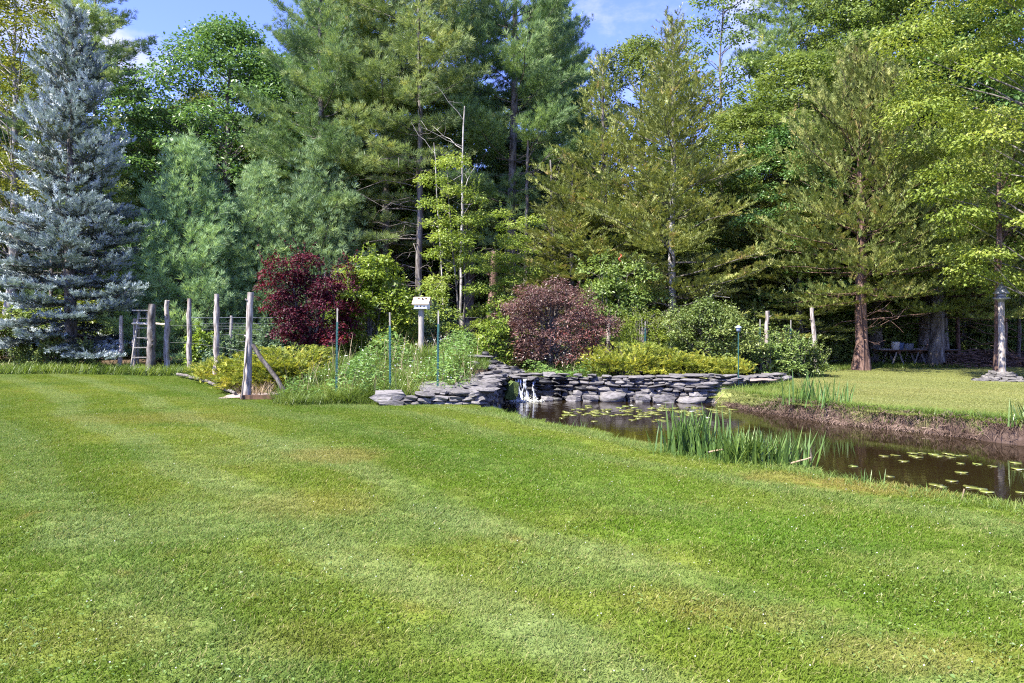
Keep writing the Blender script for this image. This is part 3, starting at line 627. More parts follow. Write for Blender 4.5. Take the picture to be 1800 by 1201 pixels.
# --- hero trees, left to right
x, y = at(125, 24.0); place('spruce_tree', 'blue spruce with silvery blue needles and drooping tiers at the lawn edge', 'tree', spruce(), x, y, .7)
x, y = at(15, 31); place('deciduous_tree', 'yellowish leafy tree with bare pale branches rising behind the blue spruce', 'tree', olive(), x, y, 1.0, (1., 1., .95))
x, y = at(165, 31); place('pine_tree', 'thin open pine just behind the blue spruce tip', 'tree', pineC(), x, y, 2.2, (1, 1, .92))
x, y = at(395, 33); place('deciduous_tree', 'round dark glossy leafy tree behind the bushy young pines', 'tree', oak(), x, y, .3, (1.02, 1, .98))
x, y = at(480, 36.5); place('deciduous_tree', 'second dark leafy tree filling in behind the round glossy one', 'tree', oak(), x, y, 2.3, (1.05, 1.05, .98))
x, y = at(320, 37); place('deciduous_tree', 'leafy tree low behind the left side of the round glossy one', 'tree', oak(), x, y, 4.3, (1., 1., .8))
x, y = at(335, 26); place('pine_tree', 'bushy young blue-green pine branching to the ground beside the blue spruce', 'tree', pineY(), x, y, .2)
x, y = at(455, 27.5); place('pine_tree', 'bushy young pine standing behind the purple-leaved tree', 'tree', pineY(), x, y, 2.1, (.95, .95, .93))
x, y = at(560, 30); place('pine_tree', 'tall pine with yellowish tufts left of the bare-trunked pines', 'tree', pineB(), x, y, 2.9, (.86, .86, .9))
x, y = at(676, 30.5); place('pine_tree', 'tall pine with bare grey trunk behind the yellow-green shrub', 'tree', pineA(), x, y, .4)
x, y = at(736, 28.5); place('pine_tree', 'tall pine with long bare trunk behind the white birdhouse', 'tree', pineC(), x, y, 4.0, 1.05)
x, y = at(905, 31); place('pine_tree', 'broad dark green pine, the tallest in the middle of the tree line', 'tree', pineB(), x, y, 1.7)
x, y = at(612, 33); place('pine_tree', 'tall pine filling the gap between the yellowish pine and the bare-trunked pine', 'tree', pineB(), x, y, 5.2, .97)
x, y = at(970, 34); place('pine_tree', 'dark pine at the right shoulder of the broad dark pine', 'tree', pineB(), x, y, 2.6, (.8, .8, .86))
x, y = at(820, 32.5); place('pine_tree', 'dark pine between the bare-trunked pine and the broad dark one', 'tree', pineB(), x, y, 3.9, .95)
x, y = at(1055, 28); place('cedar_tree', 'smaller olive cedar next to the broad dark pine', 'tree', cedarB(), x, y, 1.0)
x, y = at(1180, 25.5); place('cedar_tree', 'olive cedar with a pale grey trunk showing through its top', 'tree', cedarA(), x, y, 2.0, .98)
x, y = at(1330, 28.5); place('cedar_tree', 'brownish olive cedar behind the pale leafy shrub', 'tree', cedarB(), x, y, 3.1, (1., 1., .78))
x, y = at(1515, 24); place('red_cedar_tree', 'red cedar with a reddish peeling trunk standing alone on the far lawn', 'tree', junip(), x, y, .6, (1, 1, 1))
x, y = at(1385, 27.5); place('deciduous_tree', 'low-branched leafy tree between the olive cedars and the red cedar', 'tree', oak(), x, y, 1.1, (.66, .66, .6))
x, y = at(560, 28.5); place('pine_tree', 'bushy young pine between the purple-leaved tree and the tall pine trunks', 'tree', pineY(), x, y, 4.4, (1.05, 1.05, 1.05))
x, y = at(1405, 25.8); place('cedar_tree', 'low olive cedar left of the lone red cedar', 'tree', cedarB(), x, y, 5.1, (.8, .8, .62))
x, y = at(1005, 27.5); place('cedar_tree', 'low olive cedar just right of the broad dark pine', 'tree', cedarB(), x, y, 2.5, (.85, .85, .66))
x, y = at(1300, 30); place('deciduous_tree', 'leafy tree behind the pale leafy shrub', 'tree', ash(), x, y, 4.4, (.7, .7, .58))
x, y = at(1915, 18); place('maple_tree', 'bright yellow-green maple spreading in from the lawn right of the pond', 'tree', maple(), x, y, 1.2)
x, y = at(1130, 36); place('deciduous_tree', 'mid-green leafy tree behind the olive cedars', 'tree', ash(), x, y, .5, (.9, .9, .86))
x, y = at(1265, 34); place('birch_tree', 'slender open leafy tree with sky showing through its crown', 'tree', birch(), x, y, 1.6, 1.08)
x, y = at(1390, 33); place('pine_tree', 'dark pine behind the slender open tree', 'tree', pineC(), x, y, .9, 1.05)
x, y = at(1400, 29); place('deciduous_tree', 'green leafy tree left of the red cedar', 'tree', ash(), x, y, 2.6, (.9, .9, .68))
x, y = at(1490, 33); place('deciduous_tree', 'tall leafy tree towering behind the red cedar', 'tree', ash(), x, y, 2.2, (1, 1, 1.05))
x, y = at(1650, 30); place('deciduous_tree', 'tall leafy tree between the red cedar and the maple', 'tree', ash(), x, y, 4.1, 1.0)
x, y = at(1645, 26); place('cedar_tree', 'dense olive cedar above the thick grey trunk', 'tree', junip(), x, y, 3.5, (1.05, 1.05, .78))
x, y = at(1760, 26); place('cedar_tree', 'brown-olive cedar behind the bird feeder pole', 'tree', junip(), x, y, 5.0, (1, 1, .85))
x, y = at(1565, 32); place('deciduous_tree', 'mid-green leafy tree just right of the red cedar top', 'tree', ash(), x, y, 5.3, (.95, .95, 1.02))
x, y = at(1840, 29); place('deciduous_tree', 'leafy tree behind the maple', 'tree', oak(), x, y, 3.3, 1.1)
x, y = at(810, 22.5); place('sapling_tree', 'young yellow-green maple sapling beside the white birdhouse', 'tree', sapl(), x, y, .4, (1.0, 1, .95))
x, y = at(880, 23.5); place('sapling_tree', 'second young maple sapling above the tall stump-like red trunk', 'tree', sapl(), x, y, 2.0, (.9, .9, .72))
# --- trees of the second and third rows that close the wood
rows = []
for i, px in enumerate(range(-120, 2000, 118)): rows.append((px + 25*math.sin(i*2.3), 38 + 2.5*math.sin(i*1.7), i))
for i, px in enumerate(range(-200, 2100, 105)): rows.append((px + 30*math.sin(i*3.1), 47 + 3*math.sin(i*2.1), i+3))
back = [pineA, ash, pineB, oak, cedarB, olive, pineC]
gapcol = lambda px: 215 < px < 300 or 985 < px < 1080
for px, Y, i in rows:
    sc = .95 + .12*math.sin(i*5.1)
    if gapcol(px): sc *= .55
    fn = back[(i*3) % len(back)]
    if 300 < px < 520: sc *= .72
    if 1000 < px < 1330: sc *= .66
    x, y = at(px, Y); o = place('forest_tree', 'forest tree in the shade behind the front row of trees', 'tree', fn(), x, y, i*1.3, sc, G_F)
    nm = {pineA: 'pine', pineB: 'pine', pineC: 'pine', cedarB: 'cedar', ash: 'leafy tree', oak: 'leafy tree', olive: 'leafy tree'}[fn]
    o['label'] = ('tall forest ' if Y < 43 else 'deeper forest ') + nm + ' in the shade behind the front row of trees'; o['group'] = nm + (' rows' if Y < 43 else ' rows deep') + ' of the forest behind the garden'
for k, (Y0, step, s0) in enumerate(((43, 120, 1.0), (53, 100, 1.35), (64, 78, 1.75))):
    for i, px in enumerate(range(-220, 2100, step)):
        if k < 2 and 990 < px < 1060: continue
        x, y = at(px + 20*math.sin(i*4.+k), Y0 + 3*math.sin(i*1.3)); place('young_forest_pine', 'bushy pine deep in the forest between the trunks', 'tree', pineY(), x, y, i*1.9, s0*(1+.18*math.sin(i*2.7+k)), 'bushy pines deep in the forest')
# bare trunks
def bare_trunk(px, Y, h, r, label, bark='bark', lean=0., branches=5, kind='bare_trunk', seed=1, fork=False):
    g = np.random.default_rng(seed); x, y = at(px, Y); o = thing(kind, label, 'tree', (x, y, g1(x, y)-.08)); mb = MB(); br = mb
    P = trunk_path(h, lean, g, 14, .03); rad = r*(1-np.linspace(0, 1, 14)*.6); rad[0] *= 1.3; rad[1] *= 1.05; tube(mb, P, rad, 10, bump=.06, rg=g)
    if branches:
        for k in range(branches):
            B = branch_path(on_path(P, h*g.uniform(.35, .97)), g.uniform(0, 6.28), g.uniform(.1, 1.1), h*g.uniform(.08, .2), .2, 6, .06, g); tube(br, B, np.linspace(min(.03, r*.3), .005, 6), 4, cap=False)
            for _ in range(2): tube(br, branch_path(B[g.integers(2, 5)], g.uniform(0, 6.28), g.uniform(0, .8), h*.07, .1, 4, .2, g), np.linspace(r*.13, .004, 4), 3, cap=False)
    link('trunk', mb.mesh('bare_trunk', M[bark], True), o)
    return o
bare_trunk(808, 25, 9.2, .06, 'dead pale trunk with forked top above the yellow-green sapling', 'bark_pale', .02, 7, 'dead_tree', 51)
bare_trunk(785, 26, 8.2, .035, 'thin dead pale stem leaning left beside the forked dead trunk', 'bark_pale', -.06, 3, 'dead_tree', 52)
bare_trunk(865, 25, 3.9, .26, 'thick shredded red-brown trunk left of the reddish shrub', 'bark_red', .01, 8, 'cedar_tree', 53)
bare_trunk(1647, 25.6, 7, .28, 'thick pale grey tree trunk at the forest edge', 'bark', -.01, 2, 'grey_tree', 54)
bare_trunk(1540, 28, 8, .30, 'grey trunk just behind the red cedar trunk', 'bark', 0, 3, 'grey_tree', 55)
bare_trunk(1622, 27.5, 7, .22, 'shaded grey trunk left of the thick pale trunk', 'bark', .0, 2, 'grey_tree', 56)
bare_trunk(1753, 20.3, 6.2, .13, 'dark red-brown trunk just behind the bird feeder pole', 'bark_red', .0, 5, 'cedar_tree', 57)
bare_trunk(1685, 30, 5, .09, 'thin reddish trunk between the thick pale trunk and the feeder pole', 'bark_red', .0, 4, 'cedar_tree', 58)
bare_trunk(1790, 28, 6, .08, 'thin dark trunk right of the bird feeder pole', 'bark', .0, 3, 'grey_tree', 59)
bare_trunk(1468, 28, 7, .13, 'thin grey trunk left of the red cedar trunk', 'bark', .02, 5, 'grey_tree', 60)
bare_trunk(925, 29, 9, .12, 'dark bare trunk behind the reddish shrub', 'bark', .01, 10, 'dead_tree', 61)
bare_trunk(985, 28, 8, .09, 'thin dead stem tangled behind the reddish shrub top', 'bark', -.03, 10, 'dead_tree', 62)

# ------------------------------------------------------------------ shrubs
def shrub(key, h, r, seed, mat, nclump, nleaf, size, rc=.35, tmpl=LEAF, stems=5, cb=.15, squash=.75, prof=None, bark='bark', droop=.2, spreadin=.35, shoots=40, shl=.45):
    return broadleaf(key, h, cb, r, seed, M[mat], M[bark], nclump, nleaf, size, rc, prof or (lambda t: (max(0, 1-(2*t-.75)**2/1.6))**.5), .09, tmpl, 0, squash, stems, spreadin, droop, shoots=shoots, shl=shl)
def put_shrub(kind, label, me, px, Y, rz=0, sc=1., group=None, cat='shrub', dz=-.05):
    x, y = at(px, Y); return place(kind, label, cat, me, x, y, rz, sc, group, dz=dz)
put_shrub('plum_shrub', 'dark purple-red leaved small tree inside the fence', shrub('plum', 2.8, .88, 71, 'plum', 92, 190, .075, .32, stems=4, cb=.22, shoots=75, shl=.6), 545, 19.0)
put_shrub('lime_shrub', 'rounded yellow-green shrub between the purple tree and the birdhouse', shrub('lime', 2.75, 1.25, 72, 'leaf_lime', 95, 150, .11, .38, stems=5, cb=.08), 655, 20.3, 0, 1.0)
put_shrub('red_brown_shrub', 'wide red-brown twiggy shrub above the pond wall', shrub('redbrown', 2.35, 1.55, 73, 'redbrown', 130, 200, .085, .36, stems=9, cb=.14, tmpl=NARROW), 966, 20.2, 0, (1.12, 1, .97))
put_shrub('pale_leaf_shrub', 'broad pale green shrub behind the golden junipers', shrub('viburnum', 1.95, 1.25, 74, 'viburnum', 95, 190, .085, .34, stems=7, cb=.05), 1240, 20.6)
put_shrub('green_shrub', 'bright green shrub between the reddish and the pale shrubs', shrub('bright', 1.35, .9, 75, 'leaf_lime', 45, 130, .07, .28, tmpl=NARROW, stems=6, cb=.05), 1130, 21.2)
put_shrub('green_shrub', 'green leafy shrub in the shade behind the reddish shrub', shrub('dark_shrub', 3.1, 1.3, 76, 'leaf_mid', 60, 140, .12, .45, stems=4, cb=.1), 1075, 24, 0, (1, 1, 1))
put_shrub('yellow_sapling', 'small yellow-green sapling left of the reddish shrub', shrub('yshrub', 1.5, .42, 77, 'leaf_yellow', 30, 55, .12, .2, stems=2, cb=.1), 868, 19.5)
put_shrub('yellow_sapling', 'low yellow-green sapling behind the second wooden post', shrub('yshrub', 1.5, .42, 77, 'leaf_yellow', 30, 55, .12, .2), 350, 22.8, 1.0, (1, 1, .85))
def juniper_mound(key, w, dpt, h, seed, n):
    if key in CACHE: return CACHE[key]
    g = np.random.default_rng(seed); mb, st = MB(), MB(); pos, dr = [], []
    for i in range(n):
        az = g.uniform(0, 6.28); L = g.uniform(.35, 1.)**.8; e = np.array([math.cos(az)*w*L, math.sin(az)*dpt*L, h*(.3+.7*g.integers(0, 4)/3.)*(1-.5*L*L)])
        q = np.linspace(0, 1, 9)[:, None]; B = e*q + np.array([0, 0, 1])*(np.sin(q*np.pi)*.12*h); tube(st, B[::2], np.linspace(.014, .004, 5), 3, cap=False)
        d = norm(e*[1, 1, .25] + [0, 0, .25])
        m_ = 40; s = g.uniform(.55, 1.05, (m_, 1)); off = g.normal(0, 1, (m_, 3))*[.14, .14, .03]
        pos.append(e*s + np.array([0, 0, .1*h])*np.sin(np.minimum(s, 1)*np.pi) + off); dr.append(d + g.normal(0, .75, (m_, 3))*[1, 1, .4] + [0, 0, .10])
    pos = np.concatenate(pos); dr = np.concatenate(dr); stamp(mb, *SPRAY, pos, dr, norm(UP + g.normal(0, .2, (len(pos), 3))), g.uniform(.08, .16, len(pos)))
    CACHE[key] = (st.mesh(key+'_stems', M['bark'], True), mb.mesh(key+'_foliage', M['gold'])); return CACHE[key]
J1 = juniper_mound('golden_juniper_a', 1.3, .85, 1.0, 81, 95); J2 = juniper_mound('golden_juniper_b', 1.1, .75, .7, 82, 70)
put_shrub('golden_juniper', 'golden juniper mound in front of the reddish shrub, nearest the waterfall', J1, 1100, 18.5, 0, (.9, 1, 1.0))
put_shrub('golden_juniper', 'golden juniper mound in the middle of the bed above the pond wall', J1, 1185, 18.9, 2.0, (.85, 1, .85))
put_shrub('golden_juniper', 'low golden juniper spreading beside the lamp post', J2, 1262, 18.9, .5, (.9, .9, .95))
put_shrub('golden_juniper', 'golden juniper spreading below the purple tree', J1, 505, 17.3, 1.1, (1.25, 1.1, .95))
put_shrub('golden_juniper', 'golden juniper between the two tall wooden posts', J2, 408, 18.6, 2.6, (1.1, 1, 1.1))
put_shrub('golden_juniper', 'golden juniper left of the leaning brace pole', J2, 465, 16.6, 4.0, (1., 1, .9))
leafyA = shrub('leafy_plant', .95, .5, 84, 'viburnum', 32, 120, .075, .2, stems=6, cb=.08); leafyB = shrub('leafy_plant_grey', 1.0, .6, 85, 'bluegreen', 26, 75, .11, .22, stems=6, cb=.1)
for px, Y, sc, rz, lab in ((1345, 20.2, 1.05, 0, 'leafy green plant at the foot of the first leaning post past the lamp'), (1385, 20.6, 1.2, 1, 'leafy green plant in front of the rusty-capped stove'),
                           (1418, 20.9, 1.0, 2, 'leafy green plant left of the last leaning post'), (1320, 21.4, .9, 3, 'leafy green plant behind the lamp post'),
                           (60, 24.5, 1.2, 1.5, 'leafy weed under the left side of the blue spruce'), (95, 23.2, 1.0, 4.2, 'leafy weed below the blue spruce trunk'), (150, 23.0, .9, 2.2, 'low leafy weed right of the blue spruce trunk')):
    put_shrub('leafy_plant', lab, leafyA, px, Y, rz, sc, cat='plant')
for px, Y, sc, rz, lab in ((475, 20.5, 1.1, 0, 'grey-green flowering plant left of the purple tree'), (505, 20.2, 1.0, 1.4, 'grey-green flowering plant under the purple tree'), (765, 22, 1.3, 2, 'grey-green plant right of the birdhouse post'),
                           (400, 20.8, 1.0, 3, 'grey-green plant behind the tallest wooden post'), (700, 21.3, 1.0, .8, 'grey-green plant left of the birdhouse post')):
    put_shrub('grey_green_plant', lab, leafyB, px, Y, rz, sc, cat='plant')
# lit understorey shrubs among the trunks
und = shrub('understorey', 2.2, 1.5, 86, 'leaf_mid', 50, 130, .13, .5, stems=5, cb=.08)
undy = shrub('understorey_yellow', 2.4, 1.4, 87, 'leaf_olive', 50, 120, .13, .5, stems=5, cb=.08)
for i, (px, Y) in enumerate([(-30, 28), (70, 29), (150, 30), (230, 30.5), (20, 34), (190, 36), (300, 33), (640, 35), (760, 36), (860, 34), (960, 34), (1060, 34), (1190, 33), (1290, 32), (1380, 31), (1450, 30), (1500, 31), (1590, 33), (1690, 34), (1730, 36), (1800, 33), (1560, 38), (700, 40), (1100, 39), (1640, 41), (1860, 38), (1420, 27.5), (1345, 27), (1080, 25.5), (1300, 26), (640, 29), (1560, 29)]):
    put_shrub('understorey_shrub', 'leafy bush growing in the shade under the forest trees', und if (i > 6 or i % 2) else undy, px, Y, i*1.7, .8+.35*abs(math.sin(i*2.2)), 'understorey bushes')

# ------------------------------------------------------------------ grass and meadow (uncountable)
def blades(name, label, pts, h, mat, g, w=1., tmpl=BLADE, lean=.45, parent=None):
    mb = MB(); n = len(pts); az = g.uniform(0, 6.28, n); d = np.stack([np.cos(az)*lean*g.uniform(.2, 1, n), np.sin(az)*lean*g.uniform(.2, 1, n), np.ones(n)], -1)
    up = np.stack([np.cos(az), np.sin(az), 0*az], -1); stamp(mb, *tmpl, pts, d, up, h)
    return tag(link(name, mb.mesh(name, M[mat]), parent), label, kind='stuff')
g = np.random.default_rng(91)
def region(n, poly):
    p = np.array(poly); lo, hi = p.min(0), p.max(0); out = []
    q = g.uniform(lo, hi, (n*4, 2)); k = sdist(q[:, 0], q[:, 1], p) < 0; return q[k][:n]
mead = [(-4.9, 14.3), (-2.7, 13.9), (-.7, 14.2), (-.9, 16), (-1.2, 18.6), (-.5, 19.2), (1.0, 17.9), (2.4, 17.9), (3., 18.6), (1, 22), (-4, 22), (-4.3, 19)]
q = region(26000, mead); cl = .5+.5*np.sin(q[:, 0]*2.3+np.cos(q[:, 1]*1.7)*2)
low = np.where((q[:, 0] > -.9), .55, 1.0)
blades('meadow_grass', 'tall wild meadow grass inside the fence and above the waterfall', np.c_[q, gz(q[:, 0], q[:, 1])-.02], g.uniform(.12, .62, len(q))*(.5+.6*cl)*low, 'meadow', g, lean=.6, tmpl=blade(3, .016, .4))
q2 = region(420, mead)
blades('seed_stalks', 'pale thin seed stalks standing above the meadow grass', np.c_[q2, gz(q2[:, 0], q2[:, 1])], g.uniform(.5, 1.0, len(q2))*np.where(q2[:, 0] > -.9, .6, 1.), 'straw', g, lean=.35, tmpl=blade(2, .008, .15))
q = region(8000, [(-4.9, 13.9), (-4.2, 13.55), (-3.4, 13.7), (-2.5, 13.45), (-2.3, 14.6), (-4.9, 15.2)]); q = q + g.normal(0, .09, q.shape)

blades('meadow_grass', 'lush grass mound at the foot of the green fence stakes', np.c_[q, gz(q[:, 0], q[:, 1])-.02], g.uniform(.08, .55, len(q))*(.35+.8*(.5+.5*np.sin(q[:, 0]*4.1)*np.cos(q[:, 1]*3.7+q[:, 0]*1.3))), 'meadow', g, lean=.9, tmpl=blade(3, .016, .55))
q = region(2600, [(-1.35, 17.0), (-.75, 16.9), (-.35, 17.5), (.15, 17.9), (-.2, 19.1), (-1.25, 18.8)])
blades('meadow_grass', 'short grass and moss between the flagstones of the stream steps', np.c_[q, gz(q[:, 0], q[:, 1])-.02], g.uniform(.06, .22, len(q)), 'meadow', g, lean=.8, tmpl=blade(3, .03, .4))
# meadow leaves (weeds) between the blades
q = region(22000, mead); q = q[(np.sin(q[:, 0]*2.9+1)*np.cos(q[:, 1]*2.1+q[:, 0]) > -.35)]; mb = MB(); n = len(q); hh = g.uniform(.05, .75, n)*(.7+.4*np.sin(q[:, 0]*3.3))*np.where(q[:, 0] > -.9, .6, 1.); h_ = g.normal(0, 1, (n, 3))*[1, 1, .3]
stamp(mb, *NARROW, np.c_[q, gz(q[:, 0], q[:, 1])+hh], h_, norm(UP+g.normal(0, .4, (n, 3))), g.uniform(.06, .13, n)); tag(link('meadow_weeds', mb.mesh('meadow_weeds', M['weed'])), 'leafy weeds mixed through the tall meadow grass', kind='stuff')
q = region(230, mead[:9]+[(-2, 20), (-4, 19)]); mb = MB(); stamp(mb, hv*[1.2, 1.2, .5], hf, np.c_[q, gz(q[:, 0], q[:, 1])+g.uniform(.35, .68, len(q))], rdir(len(q), g), UP, g.uniform(.008, .022, len(q)))
tag(link('wildflowers', mb.mesh('wildflowers', M['petal'])), 'scattered white wildflowers in the tall meadow grass', kind='stuff')
# rough grass along spruce, fence line, forest edge
xs = g.uniform(-20, 17, 30000); e = forest_edge(xs); ys = e + g.exponential(1.1, len(xs))*.9 - .15
k = ((xs < -7.2) | (xs > 7.3)) & (ys < e+5); xs, ys = xs[k], ys[k]
blades('rough_grass', 'unmown rough grass along the forest edge and under the blue spruce', np.c_[xs, ys, gz(xs, ys)-.02], g.uniform(.15, .5, len(xs))*np.where(xs > 7, .55, 1.), 'meadow', g, lean=.6, tmpl=blade(3, .028, .4))
# straw and dry stalks inside the log edging
q = region(2600, [(-9.4, 20.8), (-7.4, 17.6), (-5.9, 14.9), (-5.3, 15.2), (-6.4, 17.6), (-8.2, 20.6)])
blades('dry_grass', 'pinkish dry grass stalks behind the log edging', np.c_[q, gz(q[:, 0], q[:, 1])-.02], g.uniform(.15, .5, len(q)), 'straw', g, lean=.7, tmpl=blade(2, .02, .3))
# garden ground cover behind the fence, left
q = region(7000, [(-9, 21), (-7, 17.8), (-5.2, 15.6), (-4.2, 15.6), (-4.2, 21), (-8, 24), (-11, 24)])
blades('rough_grass', 'loose green ground cover between the posts and junipers', np.c_[q, gz(q[:, 0], q[:, 1])-.02], g.uniform(.12, .42, len(q)), 'meadow', g, lean=.7, tmpl=blade(3, .03, .4))
# grass of the far pond bank with dead matted roots hanging to the water
def along(path, n, off0, off1):
    path = np.array(path); seg = np.linalg.norm(np.diff(path, axis=0), axis=1); c = np.r_[0, np.cumsum(seg)]; s = g.uniform(0, c[-1], n)
    x = np.interp(s, c, path[:, 0]); y = np.interp(s, c, path[:, 1]); i = np.clip(np.searchsorted(c, s)-1, 0, len(seg)-1); tdir = np.diff(path, axis=0)[i]/seg[i][:, None]
    o = g.uniform(off0, off1, n); return np.c_[x - tdir[:, 1]*o, y + tdir[:, 0]*o], o
farb = [(12, 8.0), (11, 9.2), (9.2, 10.4), (8.28, 11.04), (7.88, 11.8), (7.3, 12.5), (6.6, 13.2), (5.98, 14.36), (5.5, 15.4), (5.2, 16.4)]
q, o = along(farb, 17000, -.75, .14); q0_ = q[:, 1] > 12.6; o = np.where(q0_, o-.05, o); k_ = np.sin(q[:, 0]*5.+q[:, 1]*4.)*.5 + g.normal(0, .5, len(q)) > o*9 - .2; q, o = q[k_], np.minimum(o[k_], 0)
blades('bank_grass', 'green grass hanging over the far pond bank', np.c_[q, gz(q[:, 0], q[:, 1])-.02], g.uniform(.08, .30, len(q))*(1-.6*(-o)/.75), 'meadow', g, lean=.8, tmpl=blade(3, .03, .5))
q = region(5200, [(4.5, 16.9), (4.6, 15.4), (6.2, 13.9), (7.6, 18.6), (6.4, 17.95), (5.5, 17.25), (4.6, 17.15)]); q = q[gz(q[:, 0], q[:, 1]) > -.33]
blades('bank_grass', 'uneven grass where the far bank meets the end of the stone wall', np.c_[q, gz(q[:, 0], q[:, 1])-.02], g.uniform(.05, .22, len(q)), 'meadow', g, lean=.8, tmpl=blade(3, .03, .5))
q, o = along(farb, 8000, -.12, .18); zz = np.maximum(gz(q[:, 0], q[:, 1]), WATER_Z)
mb = MB(); n = len(q); dd = g.normal(0, .6, (n, 3)) + [0, 0, -.5]; dd[:, 0] -= .5; dd[:, 1] -= .5
stamp(mb, *blade(2, .03, .3), np.c_[q, zz+g.uniform(.0, .10, n)], dd, rdir(n, g), g.uniform(.08, .22, n)); tag(link('dead_roots', mb.mesh('dead_roots', M['roots'])), 'matted brown dead grass and roots along the far pond bank', kind='stuff')
nearb = POND[:13]
q, o = along(nearb, 10000, -.5, .06)
blades('bank_grass', 'longer ragged grass along the near pond edge', np.c_[q, np.maximum(gz(q[:, 0], q[:, 1]), -.3)-.01], g.uniform(.05, .15, len(q)), 'meadow', g, lean=.8, tmpl=blade(3, .022, .5))

def reed_clump(name, label, px, Y, n, h, spread, mat='reed', lean=.25, seed=1, group=None, z=None):
    g = np.random.default_rng(seed); x, y = at(px, Y); o = thing(name, label, 'plant', (x, y, (max(g1(x, y), WATER_Z) if z is None else z)-.03), 0, group); mb = MB()
    p = np.c_[g.normal(0, 1, (n, 2))*spread, np.zeros(n)]; az = g.uniform(0, 6.28, n); le = lean*g.uniform(.1, 1, n)
    d = np.stack([np.cos(az)*le, np.sin(az)*le*.6, np.ones(n)], -1); up = np.stack([np.cos(az), np.sin(az), 0*az], -1)
    stamp(mb, *REED, p, d, up, h*g.uniform(.55, 1.1, n)); c = link('blades', mb.mesh('reed_blades', M[mat]), o); c['kind'] = 'stuff'; return o
reed_clump('iris_clump', 'upright blue-green iris blades at the near pond edge, left clump', 1220, 8.75, 150, .66, (.2, .1), seed=1)
reed_clump('iris_clump', 'thick middle clump of iris blades at the near pond edge', 1275, 8.55, 160, .68, (.18, .12), seed=2)
reed_clump('iris_clump', 'right-hand clump of green iris blades beside the dark water', 1368, 8.1, 180, .72, (.17, .1), seed=3, lean=.4)
reed_clump('grass_clump', 'low yellow-green sedge between the iris clumps', 1312, 8.15, 260, .48, (.12, .08), 'meadow', .8, 4)
reed_clump('cattail_clump', 'cattail clump on the far pond bank in front of the lawn', 1425, 14.3, 60, .72, (.28, .12), seed=5)
reed_clump('cattail_clump', 'smaller cattail clump on the far bank right of the first', 1470, 13.8, 40, .55, (.25, .12), seed=6)
reed_clump('cattail_clump', 'cattail blades leaning at the right edge of the far bank', 1795, 11.15, 26, .5, (.12, .08), seed=7, lean=.6)
reed_clump('reed_clump', 'thin reeds in front of the waterfall at the near edge', 905, 12.6, 26, .38, (.22, .1), seed=8, lean=.5)
reed_clump('reed_clump', 'thin reeds in the near water left of the irises', 1000, 10.95, 26, .3, (.28, .1), seed=9, lean=.5)
reed_clump('reed_clump', 'sparse reeds near the dry lawn patch at the pond edge', 1535, 7.1, 14, .22, (.14, .06), seed=10, lean=.8)
reed_clump('reed_clump', 'sparse thin reeds among the floating pads near the right edge', 1650, 6.75, 14, .2, (.2, .06), seed=11, lean=.8)

# ------------------------------------------------------------------ stones
def stone_mesh(seed, mat):
    g = np.random.default_rng(seed); v = []; idx = {}
    for i in range(3):
        for j in range(3):
            for k in range(3):
                if (i, j, k) == (1, 1, 1): continue
                p = np.array([i-1, j-1, k-1])*.5; m_ = abs(i-1)+abs(j-1)+abs(k-1)
                p = p*({1: 1.0, 2: .96, 3: .86}[m_]) + g.normal(0, .075, 3); idx[(i, j, k)] = len(v); v.append(p)
    f = []
    for ax in range(3):
        for side in (0, 2):
            for a in range(2):
                for b in range(2):
                    def at_(da, db):
                        c = [0, 0, 0]; c[ax] = side; c[(ax+1) % 3] = a+da; c[(ax+2) % 3] = b+db; return idx[tuple(c)]
                    q = [at_(0, 0), at_(1, 0), at_(1, 1), at_(0, 1)]; f.append(q if side else q[::-1])
    mb = MB(); mb.add(np.array(v), np.array(f)); return mb.mesh('stone', mat, seed % 3 == 0)
STONES = [stone_mesh(s, M['stone']) for s in range(9)]; WET = [stone_mesh(s+20, M['stone_wet']) for s in range(5)]; MOSSY = [stone_mesh(41, M['moss'])]
def courses(path, ztop, zbot, parent, g, hmin, hmax, lmin, lmax, depth, wetness=None, proud=.085, maxn=280, batter=.06):
    path = np.array(path, float); seg = np.linalg.norm(np.diff(path, axis=0), axis=1); c = np.r_[0, np.cumsum(seg)]; tot = c[-1]; n = 0
    P = lambda s: np.array([np.interp(s, c, path[:, 0]), np.interp(s, c, path[:, 1])])
    zb = min(zbot(s) for s in np.linspace(0, tot, 30)); zt = max(ztop(s) for s in np.linspace(0, tot, 30)); z = zb; row = 0
    while z < zt - .015:
        h = g.uniform(hmin, hmax)*(1.35 if row < 2 else 1.); s = g.uniform(-.2, 0)
        while s < tot and n < maxn:
            L = g.uniform(lmin, lmax); m = min(max(s+L/2, 0), tot); z0 = z + h/2 + g.normal(0, .008)
            if z0 > zbot(m)-.06 and z0 + h*.3 < ztop(m) + .02:
                p = P(m); d = P(min(m+.1, tot)) - P(max(m-.1, 0)); a = math.atan2(d[1], d[0]); nrm = np.array([-math.sin(a), math.cos(a)])
                ins = depth*.5 + batter*(z0-zb) + g.uniform(-proud, proud*.6); q = p + nrm*ins
                ms = WET if (wetness and g.uniform() < wetness(m, z0)) else STONES
                link('stone', ms[g.integers(len(ms))], parent, (q[0], q[1], z0), (g.normal(0, .05), g.normal(0, .05), a + g.normal(0, .08)), (L*1.0, depth*g.uniform(.85, 1.15), h*g.uniform(.92, 1.12))); n += 1
            s += L*.97
        z += h*.96; row += 1
    return n
g = np.random.default_rng(101)
w1 = thing('stone_wall', 'long curved dry-stone wall along the back of the pond', 'stone wall')
top = lambda s: .25 + .03*math.sin(s*1.7) - .10*max(0, (s-5.2)/3.2)
bot = lambda s: -.40 if s < 5.0 else -.40 + .35*min(1, (s-5.0)/1.2)
